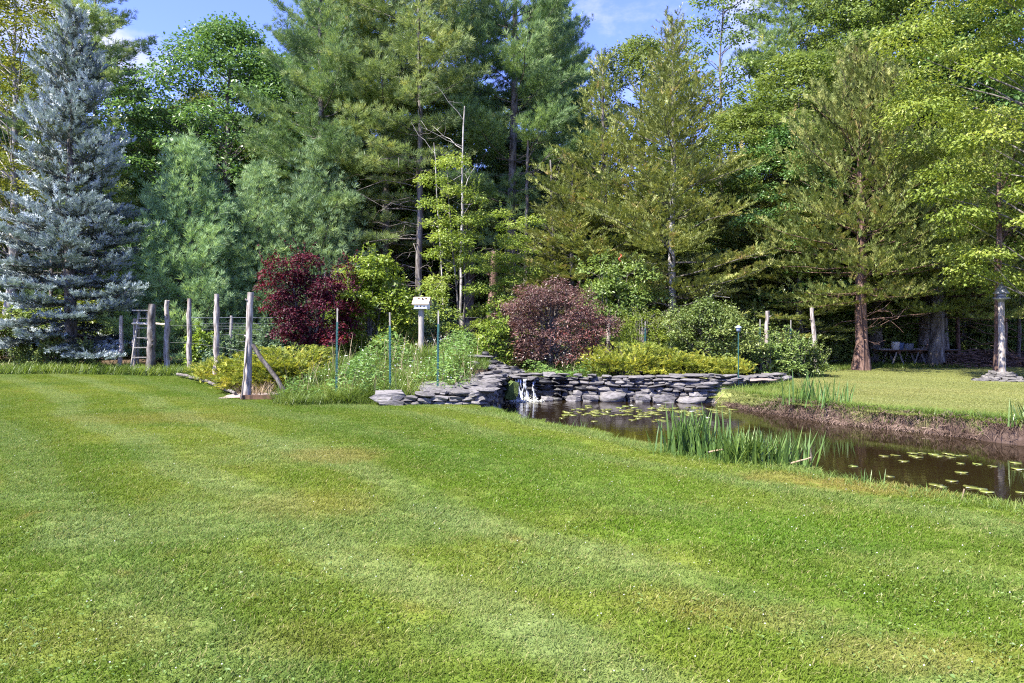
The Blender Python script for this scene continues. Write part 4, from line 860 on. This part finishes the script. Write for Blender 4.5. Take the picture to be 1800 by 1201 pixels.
courses(WALL + [0, -.05], top, bot, w1, g, .05, .12, .16, .48, .42, lambda s, z: 1.0 if s < .5 else max(0, .9-(s-.5)*.55))
for k in range(24):       # capping slabs
    s = k*.36 + .1; seg = np.linalg.norm(np.diff(WALL, axis=0), axis=1); c = np.r_[0, np.cumsum(seg)]
    if s > c[-1]: break
    x, y = np.interp(s, c, WALL[:, 0]), np.interp(s, c, WALL[:, 1]); x2, y2 = np.interp(s+.1, c, WALL[:, 0]), np.interp(s+.1, c, WALL[:, 1]); a = math.atan2(y2-y, x2-x)
    link('stone', STONES[k % 9], w1, (x - math.sin(a)*.18, y + math.cos(a)*.18, top(s) + .03), (g.normal(0, .04), g.normal(0, .04), a+g.normal(0, .1)), (g.uniform(.2, .5), g.uniform(.3, .5), g.uniform(.045, .08)))
for px, zz, L, h in ((1080, -.27, .62, .3), (1165, -.30, .55, .26), (1215, -.31, .6, .22), (1130, -.3, .4, .26), (1040, -.31, .42, .22), (1010, -.32, .35, .2)):
    x = px2x(px, 17.15); y = np.interp(x, WALL[:, 0], WALL[:, 1]); link('stone', STONES[int(px) % 9], w1, (x, y+.02, zz), (0, 0, g.normal(0, .1)), (L, .5, h))
# left wall: along the lawn, then back into the pond corner
w2 = thing('stone_wall', 'low dry-stone wall with big pale end stone left of the waterfall', 'stone wall')
LW = [(-2.62, 13.55), (-1.9, 13.45), (-1.2, 13.5), (-.62, 13.7), (-.42, 14.3)]
courses(LW, lambda s: .17 + .10*max(0, s-1.1), lambda s: -.03 if s < 1.8 else -.25, w2, g, .07, .12, .2, .42, .4, None, .05)
link('stone', STONES[2], w2, (-2.42, 13.62, .165), (.05, -.04, .1), (.62, .42, .17)); link('stone', STONES[4], w2, (-2.38, 13.5, .04), (0, .03, .05), (.5, .36, .11))
courses([(-.42, 14.0), (-.36, 15.0), (-.3, 16.2), (-.12, 17.1)], lambda s: .30 + .03*s, lambda s: -.40, w2, g, .075, .13, .25, .5, .45, lambda s, z: .35+.2*s, .05, batter=.0)
for k in range(95):      # sloping flagstone top between the two faces
    u, v_ = g.uniform(0, 1), g.uniform(0, 1); x = -1.75 + 1.35*u - .25*v_*(1-u); y = 13.75 + 3.3*v_ ; 
    if x < -.95 - .0*v_ and v_ > .42 - (x+1.75)*.1: continue
    z = .20 + .13*v_ + .06*u
    link('stone', STONES[g.integers(9)], w2, (x, y, z + g.uniform(-.02, .03)), (g.normal(0, .07) + .04, g.normal(0, .07), g.uniform(0, 3.14)), (g.uniform(.3, .55), g.uniform(.22, .4), g.uniform(.05, .08)))
link('mossy_stone', MOSSY[0], w2, (-.04, 16.75, -.03), (.15, .1, .5), (.32, .28, .42))
# stepped cascade above the fall
w3 = thing('cascade_steps', 'stepped flagstones of the stream rising behind the waterfall', 'stone steps')
for k in range(60):
    u = k/60; x = .32 - 1.25*u + g.normal(0, .16); y = 17.55 + 1.35*u + g.normal(0, .12); z = .25 + .40*u
    mm = (WET if g.uniform() < .45 else STONES); link('stone', mm[g.integers(len(mm))], w3, (x, y, z + g.uniform(-.05, .05)), (g.normal(0, .06), g.normal(0, .06), g.uniform(0, 3.14)), (g.uniform(.22, .5), g.uniform(.2, .36), g.uniform(.05, .09)))
link('stone', STONES[1], w3, (-.92, 18.5, .73), (0, .03, .1), (.75, .4, .07)); link('stone', WET[1], w3, (-.72, 18.45, .80), (0, 0, .3), (.17, .17, .12))
link('stone', STONES[6], w3, (-.95, 17.5, .56), (.1, 0, .4), (.2, .17, .15))
# lintel and back of the fall niche
link('stone', WET[0], w1, (.38, 17.62, .21), (0, 0, .05), (.8, .45, .08))
for k in range(6): link('stone', WET[k % 5], w1, (.1+.11*k, 17.75, -.25+.08*(k % 5)), (0, 0, .1*k), (.4, .35, .14))

# waterfall ---------------------------------------------------------
m = new_mat('falling_water'); t = NT(m)
tcn = t.n('ShaderNodeTexCoord'); mpn = t.n('ShaderNodeMapping'); mpn.inputs['Scale'].default_value = (38, 20, 5); t.l(tcn.outputs['Object'], mpn.inputs['Vector'])
nz = t.n('ShaderNodeTexNoise', sc=1., det=4); t.l(mpn.outputs[0], nz.inputs['Vector'])
tp = t.n('ShaderNodeBsdfTransparent'); p = t.n('ShaderNodeBsdfPrincipled'); p.inputs['Base Color'].default_value = (.72, .76, .85, 1); p.inputs['Roughness'].default_value = .15
mx = t.n('ShaderNodeMixShader'); t.l(t.mr(nz.outputs['Fac'], .44, .66), mx.inputs[0]); t.l(tp.outputs[0], mx.inputs[1]); t.l(p.outputs[0], mx.inputs[2]); t.out(mx.outputs[0]); M['fall'] = m
wf = thing('waterfall', 'thin white waterfall spilling from the stone wall into the pond', 'waterfall', (.32, 17.3, WATER_Z))
mb = MB(); g = np.random.default_rng(111)
for sx, wd in ((-.17, .09), (-.09, .07), (-.02, .08), (.06, .06), (.20, .05), (.25, .07), (-.13, .05), (.02, .05), (-.21, .03)):
    ph = g.uniform(0, 6.28); zz = np.linspace(1, 0, 12); cols = np.linspace(-1, 1, 5)
    v = np.array([[sx + c_*wd*.5*(1+.25*math.sin(z_*7+ph)) + .02*math.sin(z_*5+ph), .17 - .17*(1-z_)**.55 - .03*(1-c_*c_) + g.normal(0, .004), z_*.60] for z_ in zz for c_ in cols])
    f = np.array([[r_*5+c_, r_*5+c_+1, r_*5+c_+6, r_*5+c_+5] for r_ in range(11) for c_ in range(4)]); mb.add(v, f)
link('water_strands', mb.mesh('water_strands', M['fall'], True), wf)
mb = MB(); n = 650; q = np.c_[g.normal(.03, .2, n), g.normal(-.05, .09, n), np.abs(g.normal(0, .02, n))*np.where(g.uniform(0, 1, n) < .2, 3., 1.)]; stamp(mb, hv, hf, q, rdir(n, g), UP, g.uniform(.004, .018, n)); link('foam', mb.mesh('foam', M['petal']), wf)['kind'] = 'stuff'

# lily pads ---------------------------------------------------------
def pad_mesh(seed):
    g = np.random.default_rng(seed); n = 11; th = np.linspace(.18, 2*np.pi-.18, n); v = [[.12, 0, 0]] + [[math.cos(a)*(1+g.normal(0, .04)), math.sin(a)*(1+g.normal(0, .04)), g.normal(.03, .03)] for a in th]
    b = [[x_, y_, z_-.05] for x_, y_, z_ in v]; f = [[0, i, i+1] for i in range(1, n)]; m_ = len(v)
    f2 = [[m_, m_+i+1, m_+i] for i in range(1, n)] + [[i, m_+i, m_+i+1] for i in range(1, n)] + [[i, m_+i+1, i+1] for i in range(1, n)]
    mb = MB(); mb.add(np.array(v+b), np.array(f+f2)); return mb.mesh('lily_pad', M['pad'], True)
PADS = [pad_mesh(s) for s in range(5)]
g = np.random.default_rng(121)
def wpt(px, py): Y = FPX*(CAM_Z-WATER_Z)/(py-HOR); return px2x(px, Y), Y
def lily(px, py, r, label, group=None):
    x, y = wpt(px, py); o = link('lily_pad', PADS[g.integers(5)], None, (x, y, WATER_Z+.006), (0, 0, g.uniform(0, 6.28)), (r, r, .12)); tag(o, label, 'lily pad', group); return o
PADGRP = 'lily pads floating at the right end of the pond'
for px, py in ((1554, 802), (1574, 801), (1604, 797), (1605, 802), (1613, 804), (1622, 797), (1641, 799), (1650, 802), (1665, 798), (1671, 804), (1680, 801), (1694, 801), (1588, 811), (1689, 815), (1718, 816), (1745, 820), (1785, 814), (1790, 825), (1795, 866), (1707, 857), (1725, 860), (1735, 865), (1564, 838), (1645, 853), (1655, 856), (1673, 846), (1500, 820), (1690, 831)):
    lily(px, py, g.uniform(.055, .085), 'flat yellow-green lily pad on the open dark water at the right', PADGRP)
n = 0
while n < 130:
    px = g.uniform(985, 1320); py = g.normal(724, 7)
    if not 713 < py < 742 or px > 1250 + (742-py)*2: continue
    lily(px, py, g.uniform(.05, .11), 'small lily pad in the crowded raft in front of the long stone wall', 'lily pads crowded in front of the stone wall'); n += 1
mb = MB()
for px, py in ((1110, 716), (1158, 715), (1215, 727), (1243, 738), (1335, 712)):
    x, y = wpt(px, py); stamp(mb, *NARROW, np.tile([[x, y, WATER_Z+.02]], (9, 1)), np.c_[np.cos(np.arange(9)*.7), np.sin(np.arange(9)*.7), np.full(9, .7)], UP, np.full(9, .07))
tag(link('water_lily_flowers', mb.mesh('water_lily_flowers', M['petal'])), 'pale water lily flowers among the crowded pads', 'flowers', kind='stuff')

# ------------------------------------------------------------------ posts, stakes, fence
def post(px_b, py_b, px_t, py_t, Y, r, label, seed, group='weathered wooden posts round the garden', zb=None, mat='post'):
    r *= .88
    g = np.random.default_rng(seed); xb = px2x(px_b, Y); xt = px2x(px_t, Y); zb = g1(xb, Y) if zb is None else zb; zt = py2z(py_t, Y)
    o = thing('wooden_post', label, 'post', (xb, Y, zb-.12), 0, group); mb = MB(); n = 11; s = np.linspace(0, 1, n)[:, None]
    P = np.array([[0, 0, 0]])*(1-s) + np.array([[xt-xb, 0, zt-zb+.12]])*s; P[1:-1, :2] += g.normal(0, r*.16, (n-2, 2))
    tube(mb, P, r*(1.12-.28*s[:, 0])*(1+g.normal(0, .05, n)), 10, bump=.07, rg=g); link('pole', mb.mesh('wooden_post', M[mat], True), o)
    kn = MB()
    for _ in range(4):
        i = g.integers(2, n-1); B = branch_path(P[i], g.uniform(0, 6.28), g.uniform(.2, .9), r*g.uniform(1.3, 2.2), .1, 3, .02, g); tube(kn, B, [r*.35, r*.28, r*.2], 6)
    link('branch_stub', kn.mesh('branch_stubs', M[mat], True), o)
    return o
post(433, 699, 441, 514, 14.8, .092, 'tallest rough wooden post, nearest the lawn, with a leaning brace', 1)
post(380, 672, 381, 517, 18.2, .085, 'rough wooden post second from the leaning brace', 2)
post(333, 652, 333, 525, 22.0, .085, 'grey knobbly wooden post third from the leaning brace', 3)
post(293, 650, 294, 528, 22.4, .10, 'shaded dark wooden post at the end of the row by the spruce', 4)
post(264, 645, 268, 535, 22.1, .15, 'thick squared dark post in the spruce shade beside the stepladder', 5, mat='bark')
post(1345, 635, 1349, 547, 21.0, .075, 'leaning pale wooden post right of the lamp', 6, group='weathered wooden posts right of the pond')
post(1436, 656, 1427, 541, 22.4, .085, 'leaning pale wooden post nearest the red cedar', 7, group='weathered wooden posts right of the pond')
post(212, 640, 213, 555, 22.9, .075, 'thin grey post beside the spruce, left of the stepladder', 8, group='grey posts of the gateway beside the spruce')
post(236, 640, 237, 560, 23.0, .075, 'thin grey post touching the left rail of the stepladder', 9, group='grey posts of the gateway beside the spruce')
post(1068, 610, 1071, 555, 22.5, .075, 'short pale post at the right side of the reddish shrub', 10, group='weathered wooden posts right of the pond')
# brace pole and log edging
def pole(name, label, cat, a, b, r0, r1, mat, seed, n=9, bump=.06):
    g = np.random.default_rng(seed); a, b = np.array(a), np.array(b); mb = MB(); s = np.linspace(0, 1, n)[:, None]; P = (b-a)*s; P[1:-1] += g.normal(0, r0*.25, (n-2, 3)); tube(mb, P, np.linspace(r0, r1, n), 9, bump=bump, rg=g)
    o = link(name, mb.mesh(name, M[mat], True), None, tuple(a)); return tag(o, label, cat)
pole('brace_pole', 'brown pole leaning against the tallest wooden post', 'pole', (px2x(512, 14.7), 14.7, g1(-4.75, 14.7)-.05), (px2x(444, 14.8), 14.8, py2z(606, 14.8)), .05, .045, 'bark', 31)
pole('stick', 'thin dark stick propped against the tallest wooden post', 'stick', (px2x(424, 14.6), 14.6, 0.0), (px2x(436, 14.75), 14.75, py2z(598, 14.7)), .02, .014, 'bark', 32)
pole('edging_log', 'thin dark log edging the lawn below the third wooden post', 'log', (px2x(312, 20.9), 20.9, .07), (px2x(360, 18.5), 18.5, .08), .045, .04, 'bark', 33)
pole('edging_log', 'thin dark log edging the lawn beside the nearest wooden post', 'log', (px2x(358, 18.6), 18.6, .07), (px2x(414, 15.2), 15.2, .06), .045, .035, 'bark', 34)
mb = MB(); box(mb, (0, 0, 0), (.9, .10, .09)); tag(link('edging_board', mb.mesh('edging_board', M['darkwood']), None, (px2x(462, 14.75), 14.7, .03), (0, 0, .03)), 'dark timber edging the gravel at the nearest post', 'board')
mb = MB(); gg = np.random.default_rng(5); xx, yy = np.meshgrid(np.linspace(-.75, .75, 14), np.linspace(-.5, .5, 10)); ok = 1-np.clip((xx/.75)**2+(yy/.5)**2, 0, 1)
v = np.stack([xx, yy, .05*ok**.5 + gg.normal(0, .008, xx.shape)-.02], -1).reshape(-1, 3); i = (np.arange(9)[:, None]*14+np.arange(13)).ravel(); gf = np.stack([i, i+1, i+15, i+14], -1); mb.add(v, gf)
gme = mb.mesh('gravel', M['gravel'])
tag(link('gravel', gme, None, (px2x(458, 15.4), 15.4, g1(-5.6, 15.4)+.03)), 'pinkish gravel patch beside the nearest wooden post', kind='stuff')
tag(link('gravel', gme, None, (px2x(1305, 17.9), 17.75, g1(px2x(1305, 17.9), 17.9)+.03), (0, 0, .35), (1.15, .6, .8)), 'pinkish gravel landing on top of the pond wall by the lamp', kind='stuff')
# steel stakes
def stake(px, Y, py_t, label, grp, lean=0.):
    x = px2x(px, Y); z0 = g1(x, Y); h = py2z(py_t, Y)-z0; o = thing('steel_stake', label, 'stake', (x, Y, z0-.1), 0, grp); mb = MB(); hh = h+.1
    Mx = np.array([[1, 0, lean], [0, 1, 0], [0, 0, 1]])
    box(mb, (lean*hh/2*.86, 0, hh*.43), (.045, .008, hh*.86), M=Mx); box(mb, (lean*hh/2*.86, .016, hh*.43), (.008, .03, hh*.86), M=Mx); link('stake_profile', mb.mesh('stake_profile', M['greenpost']), o)
    mb = MB(); box(mb, (lean*hh*.93, 0, hh*.93), (.03, .006, hh*.15), M=Mx); link('bare_top', mb.mesh('bare_top', M['greywood']), o)
    mb = MB()
    for k in range(6, int(hh/.06)-6): box(mb, (lean*k*.06, -.009, k*.06), (.012, .010, .016))
    link('studs', mb.mesh('studs', M['greenpost']), o)['kind'] = 'stuff'
GS = 'green steel stakes in the meadow'
stake(591, 14.6, 543, 'green steel stake below the purple tree', GS, .012); stake(686, 14.3, 550, 'green steel stake below the yellow-green shrub', GS, -.006); stake(769, 14.4, 547, 'green steel stake in front of the birdhouse side of the meadow', GS, .01)
stake(1336, 20.3, 562, 'thin green stake left of the leaning pale post', 'green steel stakes right of the pond'); stake(1390, 20.8, 563, 'thin green stake beside the rusty-capped stove', 'green steel stakes right of the pond'); stake(1134, 20.3, 566, 'short green stake hidden in the bright green shrub', 'green steel stakes right of the pond')
# wire fence at the back of the garden
wf_ = thing('wire_fence', 'wire mesh garden fence on thin grey posts at the forest edge', 'fence')
fp = [(333, 23.5), (405, 23.8), (520, 24), (610, 24), (752, 24), (815, 24), (880, 24.2), (975, 24.4), (1070, 24)]
for k, (px, Y) in enumerate(fp):
    x = px2x(px, Y); z0 = g1(x, Y); mb = MB(); gq = np.random.default_rng(k); zt = py2z(555, Y); tube(mb, [[x, Y, z0-.1], [x+gq.normal(0, .02), Y, (z0+zt)/2], [x+gq.normal(0, .05), Y, zt]], [.07, .065, .06], 8, bump=.05, rg=gq)
    link('post', mb.mesh('fence_post', M['greywood'], True), wf_)
mb = MB()
for a, b in zip(fp[:-1], fp[1:]):
    xa, xb = px2x(a[0], a[1]), px2x(b[0], b[1]); A = np.array([xa, a[1]-.06]); B = np.array([xb, b[1]-.06])
    for py in (558, 568, 578, 588, 600): tube(mb, [[*A, py2z(py, a[1])], [*((A+B)/2), py2z(py, (a[1]+b[1])/2)-.02], [*B, py2z(py, b[1])]], .004 if py > 560 else .007, 3, cap=False)
    for s in np.arange(0, 1, .15/np.linalg.norm(B-A)): q = A+(B-A)*s; tube(mb, [[*q, py2z(606, 24)], [*q, py2z(568, 24)]], .0028, 3, cap=False)
link('wire_mesh', mb.mesh('wire_mesh', M['wire']), wf_)
mb = MB(); tube(mb, [[px2x(712, 24), 23.9, py2z(568, 24)], [px2x(752, 24), 23.9, py2z(569, 24)]], .035, 7, bump=.08); link('rail', mb.mesh('fence_rail', M['palewood'], True), wf_)
pole('fence_rail', 'pale horizontal rail between the dark posts behind the stepladder', 'rail', (px2x(233, 22.9), 22.9, py2z(569, 22.9)), (px2x(292, 22.5), 22.5, py2z(570, 22.5)), .04, .035, 'palewood', 35)
# wires between the front posts
mb = MB(); wp = [(438, 14.8), (381, 18.2), (333, 22.0), (294, 22.4)]
for a, b in zip(wp[:-1], wp[1:]):
    for zz in (1.0, 1.55): tube(mb, [[px2x(a[0], a[1]), a[1], zz], [px2x(b[0], b[1]), b[1], zz]], .003, 3, cap=False)
tag(link('fence_wire', mb.mesh('fence_wire', M['wire'])), 'thin wires strung between the rough wooden posts', 'wire')

# ------------------------------------------------------------------ birdhouse, feeder, lamp and yard things
Y = 19.0; x = px2x(742, Y); zt = py2z(523, Y)
o = thing('birdhouse', 'white birdhouse with a tan pitched roof on a thick post', 'birdhouse', (x, Y, g1(x, Y)-.1), -.12, None, .76); z0 = g1(x, Y)-.1; H = (zt-z0)/.76
mb = MB(); tube(mb, [[-.03, 0, 0], [-.03, 0, H*.5], [-.03, 0, H-.42]], [.12, .11, .11], 9, bump=.04); link('post', mb.mesh('birdhouse_post', M['greywood'], True), o)
mb = MB(); v = np.array([[a, b, c_] for a in (-.24, .24) for b, c_ in ((-.22, -.43), (.22, -.43), (.22, -.25), (-.22, -.25), (0, -.05))])+[0, 0, H]
mb.add(v, [[0, 5, 8, 3], [1, 2, 7, 6], [0, 1, 6, 5]]); mb.add(v, [[0, 3, 2], [0, 2, 1], [3, 4, 2], [5, 6, 7], [5, 7, 8], [8, 7, 9]]); link('box', mb.mesh('birdhouse_box', M['white']), o)
mb = MB()
for sg in (-1, 1):
    a = math.atan2(.2, .22)*sg; Mx = np.array([[1, 0, 0], [0, math.cos(a), math.sin(a)], [0, -math.sin(a), math.cos(a)]]); box(mb, (0, sg*.15, H-.13), (.62, .40, .024), M=Mx)
link('roof', mb.mesh('birdhouse_roof', M['tanroof']), o)
for k in (-.13, 0.0, .13):
    mb = MB(); tube(mb, [[k, -.215, H-.33], [k, -.226, H-.33]], .026, 12); link('entrance_hole', mb.mesh('entrance_hole', M['hole']), o)
mb = MB(); box(mb, (0, -.24, H-.40), (.5, .05, .016)); link('perch_ledge', mb.mesh('perch_ledge', M['white']), o)
for k, (a, b) in enumerate(((.17, .10), (.05, .13), (-.1, .09))):
    mb = MB(); lathe(mb, [(0, 0), (.035, .01), (.04, .04), (.02, .07), (0, .075)], 8, (a, -b, H-.1+.02)); link('roof_cap', mb.mesh('roof_cap', M['darkwood'], True), o)
# feeder pole with stone cairn
Y = 19.3; x = px2x(1760, Y); z0 = g1(x, Y); zt = py2z(497, Y); H = zt-z0
o = thing('bird_feeder', 'bird feeder with a conical grey roof on a tall grey pole', 'bird feeder', (x, Y, z0))
mb = MB(); tube(mb, [[.03, 0, 0], [.015, 0, H*.4], [0, 0, H-.5]], [.10, .085, .08], 10, bump=.03); link('pole', mb.mesh('feeder_pole', M['post'], True), o)
mb = MB(); lathe(mb, [(.0, .02), (.03, 0), (.04, -.06), (.12, -.18), (.20, -.30), (.205, -.315), (.17, -.30), (0, -.28)], 18, (0, 0, H)); link('roof', mb.mesh('feeder_roof', M['galv'], True), o)
mb = MB(); lathe(mb, [(0, -.29), (.11, -.29), (.12, -.42), (0, -.43)], 14, (0, 0, H)); link('seed_tube', mb.mesh('seed_tube', M['galv'], True), o)
mb = MB(); lathe(mb, [(0, -.43), (.2, -.42), (.215, -.455), (.09, -.49), (.08, -.56), (0, -.56)], 18, (0, 0, H)); link('tray', mb.mesh('feeder_tray', M['galv'], True), o)
w = thing('stone_cairn', 'ring of piled grey stones round the foot of the bird feeder pole', 'stones', (x, Y, z0)); gq = np.random.default_rng(131)
for ring, (rr, zz, nn) in enumerate(((.46, .04, 15), (.37, .11, 12), (.27, .18, 9), (.19, .24, 6))):
    for k in range(nn):
        a = k*6.283/nn + ring*.3 + gq.normal(0, .06); link('stone', STONES[gq.integers(9)], w, (rr*math.cos(a), rr*math.sin(a), zz+gq.normal(0, .008)), (gq.normal(0, .12), gq.normal(0, .12), a+1.57), (gq.uniform(.16, .27), gq.uniform(.15, .22), gq.uniform(.06, .095)))
for k, (dx, L) in enumerate(((-.6, .34), (-.75, .22))): tag(link('stone', STONES[k], None, (x+dx, Y-.15, g1(x+dx, Y-.15)+.03), (0, 0, .2), (L, .25, .13)), ('pale flat stone lying left of the cairn', 'small pale stone furthest left of the cairn')[k], 'stone')
# garden lamp
Y = 17.3; x = px2x(1298, Y); z0 = g1(x, Y) + .03; zt = py2z(571, Y); H = zt-z0
o = thing('garden_lamp', 'small grey-blue lantern on a thin post behind the pond wall', 'lamp', (x, Y, z0-.02))
mb = MB(); tube(mb, [[0, 0, 0], [0, 0, H-.14]], .016, 8); link('post', mb.mesh('lamp_post', M['greenpost'], True), o)
mb = MB(); lathe(mb, [(0, -.15), (.05, -.15), (.055, -.05), (0, -.05)], 12, (0, 0, H)); link('lantern', mb.mesh('lantern', M['lampblue'], True), o)
mb = MB(); lathe(mb, [(.085, -.055), (.08, -.04), (.025, .0), (0, .01)], 12, (0, 0, H)); link('cap', mb.mesh('lamp_cap', M['lampblue'], True), o)
# stepladder
Y = 23.0; x = px2x(252, Y); z0 = g1(x, Y); H = py2z(546, Y)-z0
o = thing('stepladder', 'weathered wooden stepladder standing beside the blue spruce', 'stepladder', (x, Y, z0), .25)
for nm, yy, xs_ in (('front_rail', -.45, (-.28, -.13)), ('front_rail', -.45, (.28, .13)), ('back_rail', .45, (-.28, -.13)), ('back_rail', .45, (.28, .13))):
    mb = MB(); tube(mb, [[xs_[0], yy, 0], [xs_[1], 0, H-.04]], .035, 4); link(nm, mb.mesh(nm, M['greywood']), o)
for k in range(6):
    t_ = (k+.6)/6.4; mb = MB(); box(mb, (0, -.45*(1-t_), t_*H), (2*(.28-.15*t_), .10, .03)); link('step', mb.mesh('step', M['greywood']), o)
mb = MB(); box(mb, (0, 0, H), (.62, .3, .04)); link('top_board', mb.mesh('top_board', M['greywood']), o)
# sawhorse bench with planks, pails
Y = 27.0; x = px2x(1612, Y); z0 = g1(x, Y)
tops = py2z(612, Y)
for k, px in enumerate((1540, 1570, 1608, 1660)):
    if k == 0: continue
    xx = px2x(px, Y); o = thing('sawhorse', ('', 'sawhorse under the left end of the plank stack', 'sawhorse under the middle of the plank stack', 'sawhorse under the right end of the plank stack')[k], 'sawhorse', (xx, Y, z0)); h = tops-z0-.11
    mb = MB(); box(mb, (0, 0, h-.045), (.09, .9, .09)); link('beam', mb.mesh('beam', M['darkwood']), o)
    for sx in (-1, 1):
        for sy in (-.35, .35): mb = MB(); tube(mb, [[sx*.22, sy, 0], [sx*.05, sy, h-.05]], .035, 4); link('leg', mb.mesh('leg', M['greywood']), o)
for k, (dx, dy, dz, L, mt, lab) in enumerate(((.1, -.3, 0, 3.5, 'darkwood', 'front dark plank lying on the sawhorses'), (-.3, -.05, .0, 3.0, 'darkwood', 'middle brown plank lying on the sawhorses'), (.15, .22, 0, 3.3, 'greywood', 'rear grey plank lying on the sawhorses'), (-.75, -.2, .05, 1.9, 'greywood', 'short pale plank on top of the plank stack'))):
    mb = MB(); box(mb, (0, 0, 0), (L, .2, .045)); tag(link('plank', mb.mesh('plank', M[mt]), None, (x+dx, Y+dy, tops-.083+dz), (0, 0, .01*k)), lab, 'plank')
for k, (px, w_, mt, lab) in enumerate(((1574, .17, 'white', 'white pail on the sawhorse planks'), (1582, .15, 'pailblue', 'blue pail between the white pail and the grey one'), (1597, .19, 'lampblue', 'grey-blue pail at the right end of the sawhorse planks'))):
    px += 0; o = thing('pail', lab, 'pail', (px2x(px, Y-.2), Y-.2, tops-.055), .4*k); mb = MB()
    lathe(mb, [(0, 0), (w_*.8, 0), (w_, .30-.03*k), (w_*1.05, .31-.03*k), (w_*.95, .29-.03*k), (w_*.75, .02), (0, .02)], 14); link('bucket', mb.mesh('bucket', M[mt], True), o)
    mb = MB(); tube(mb, [[w_*math.cos(a)*1.02, -.02-.10*math.sin(a), .28-.03*k-.06*math.sin(a)] for a in np.linspace(0, math.pi, 8)], .006, 4); link('handle', mb.mesh('handle', M['wire']), o)
# rusty-capped stove, compost bin, blue drum
Y = 24; x = px2x(1378, Y); z0 = g1(x, Y); o = thing('stove', 'black iron garden stove with a rusty conical cap', 'stove', (x, Y, z0)); H = py2z(597, Y)-z0
mb = MB(); lathe(mb, [(0, 0), (.17, 0), (.19, .1), (.16, .35), (.14, H-.2), (0, H-.2)], 14); link('body', mb.mesh('stove_body', M['black'], True), o)
mb = MB(); lathe(mb, [(.0, H-.2), (.20, H-.19), (.26, H-.15), (.17, H-.05), (.07, H), (0, H)], 14); link('cap', mb.mesh('stove_cap', M['rust'], True), o)
mb = MB(); box(mb, (0, -.17, .35), (.16, .05, .14)); link('door', mb.mesh('stove_door', M['black']), o)
Y = 24.5; x = px2x(1322, Y); z0 = g1(x, Y); o = thing('wooden_bin', 'brown slatted wooden bin in the shade behind the lamp', 'bin', (x, Y, z0)); H = py2z(606, Y)-z0
for k in range(7): mb = MB(); box(mb, (-.42+.14*k, -.3, H*.55), (.115, .025, H*.8)); link('slat', mb.mesh('slat', M['darkwood']), o)
for sx in (-.46, .46):
    for sy in (-.27, .3): mb = MB(); box(mb, (sx, sy, H*.5), (.07, .06, H)); link('leg', mb.mesh('leg', M['darkwood']), o)
mb = MB(); box(mb, (0, 0, H+.02), (1.1, .75, .04)); link('lid', mb.mesh('lid', M['greywood']), o)
Y = 25.0; x = px2x(1403, Y); z0 = g1(x, Y); o = thing('drum', 'dark blue drum in the shade left of the last leaning post', 'drum', (x, Y, z0)); H = py2z(603, Y)-z0
mb = MB(); lathe(mb, [(0, 0), (.24, 0), (.25, .03), (.24, H*.33), (.255, H*.35), (.24, H*.37), (.24, H*.66), (.255, H*.68), (.24, H*.7), (.24, H-.02), (.25, H), (0, H-.01)], 16); link('body', mb.mesh('drum_body', M['pailblue'], True), o)
# orange tape on a branch
mb = MB(); Y = 22.4; s_ = np.linspace(0, 1, 8); pts_ = np.stack([.05*np.sin(s_*7), .03*np.cos(s_*5), -s_*.26], -1)
for i in range(7): mb.add([pts_[i]+[-.02, 0, 0], pts_[i]+[.02, .015, 0], pts_[i+1]+[.02, .0, 0], pts_[i+1]+[-.02, .015, 0]], [[0, 1, 2, 3]])
tag(link('marker_tape', mb.mesh('marker_tape', M['ribbon']), None, (px2x(1090, Y), Y, py2z(446, Y))), 'orange marker tape hanging in the branches above the reddish shrub', 'tape')
# brush pile
gq = np.random.default_rng(141); x, Y = at(1735, 25.5); z0 = g1(x, Y); mb = MB()
for k in range(420):
    a = gq.uniform(0, 6.28); rr = gq.uniform(0, 1)**.6; c_ = np.array([rr*2.1*math.cos(a), rr*.9*math.sin(a), .68*(1-rr*rr)*gq.uniform(.1, 1.)]); d = rdir(1, gq)[0]*[1, 1, .3]; L = gq.uniform(.3, 1.0)
    tube(mb, [c_-d*L/2, c_+gq.normal(0, .04, 3), c_+d*L/2], np.array([.018, .014, .006])*gq.uniform(.6, 1.7), 4, cap=False)
tag(link('brush_pile', mb.mesh('brush_pile', M['brush']), None, (x, Y, z0)), 'low brown heap of cut brush behind the bird feeder pole', 'brush pile', kind=None)
o = bpy.data.objects['brush_pile']
# fallen stick by the pond corner and cut reeds on the lawn edge
for k, (a, b, lab) in enumerate((((1255, 16.3, -.3), (1272, 16.2, -.05), 'pale stick poking out of the water at the wall corner'), ((1243, 8.35, .03), (1288, 8.3, .10), 'dry yellow blade lying below the iris clumps'), ((1390, 7.95, -.02), (1426, 7.85, .07), 'dry yellow blade lying right of the iris clumps'), ((1680, 6.55, -.3), (1695, 6.5, .03), 'dry stalk standing in the water near the right edge'))):
    pole('dry_stalk', lab, 'stalk', (px2x(a[0], a[1]), a[1], a[2]), (px2x(b[0], b[1]), b[1], b[2]), .012, .007, 'straw', 60+k, 5, 0)

TRIS = sum(len(m.polygons) for m in bpy.data.meshes)
print('TRIANGLES', TRIS)
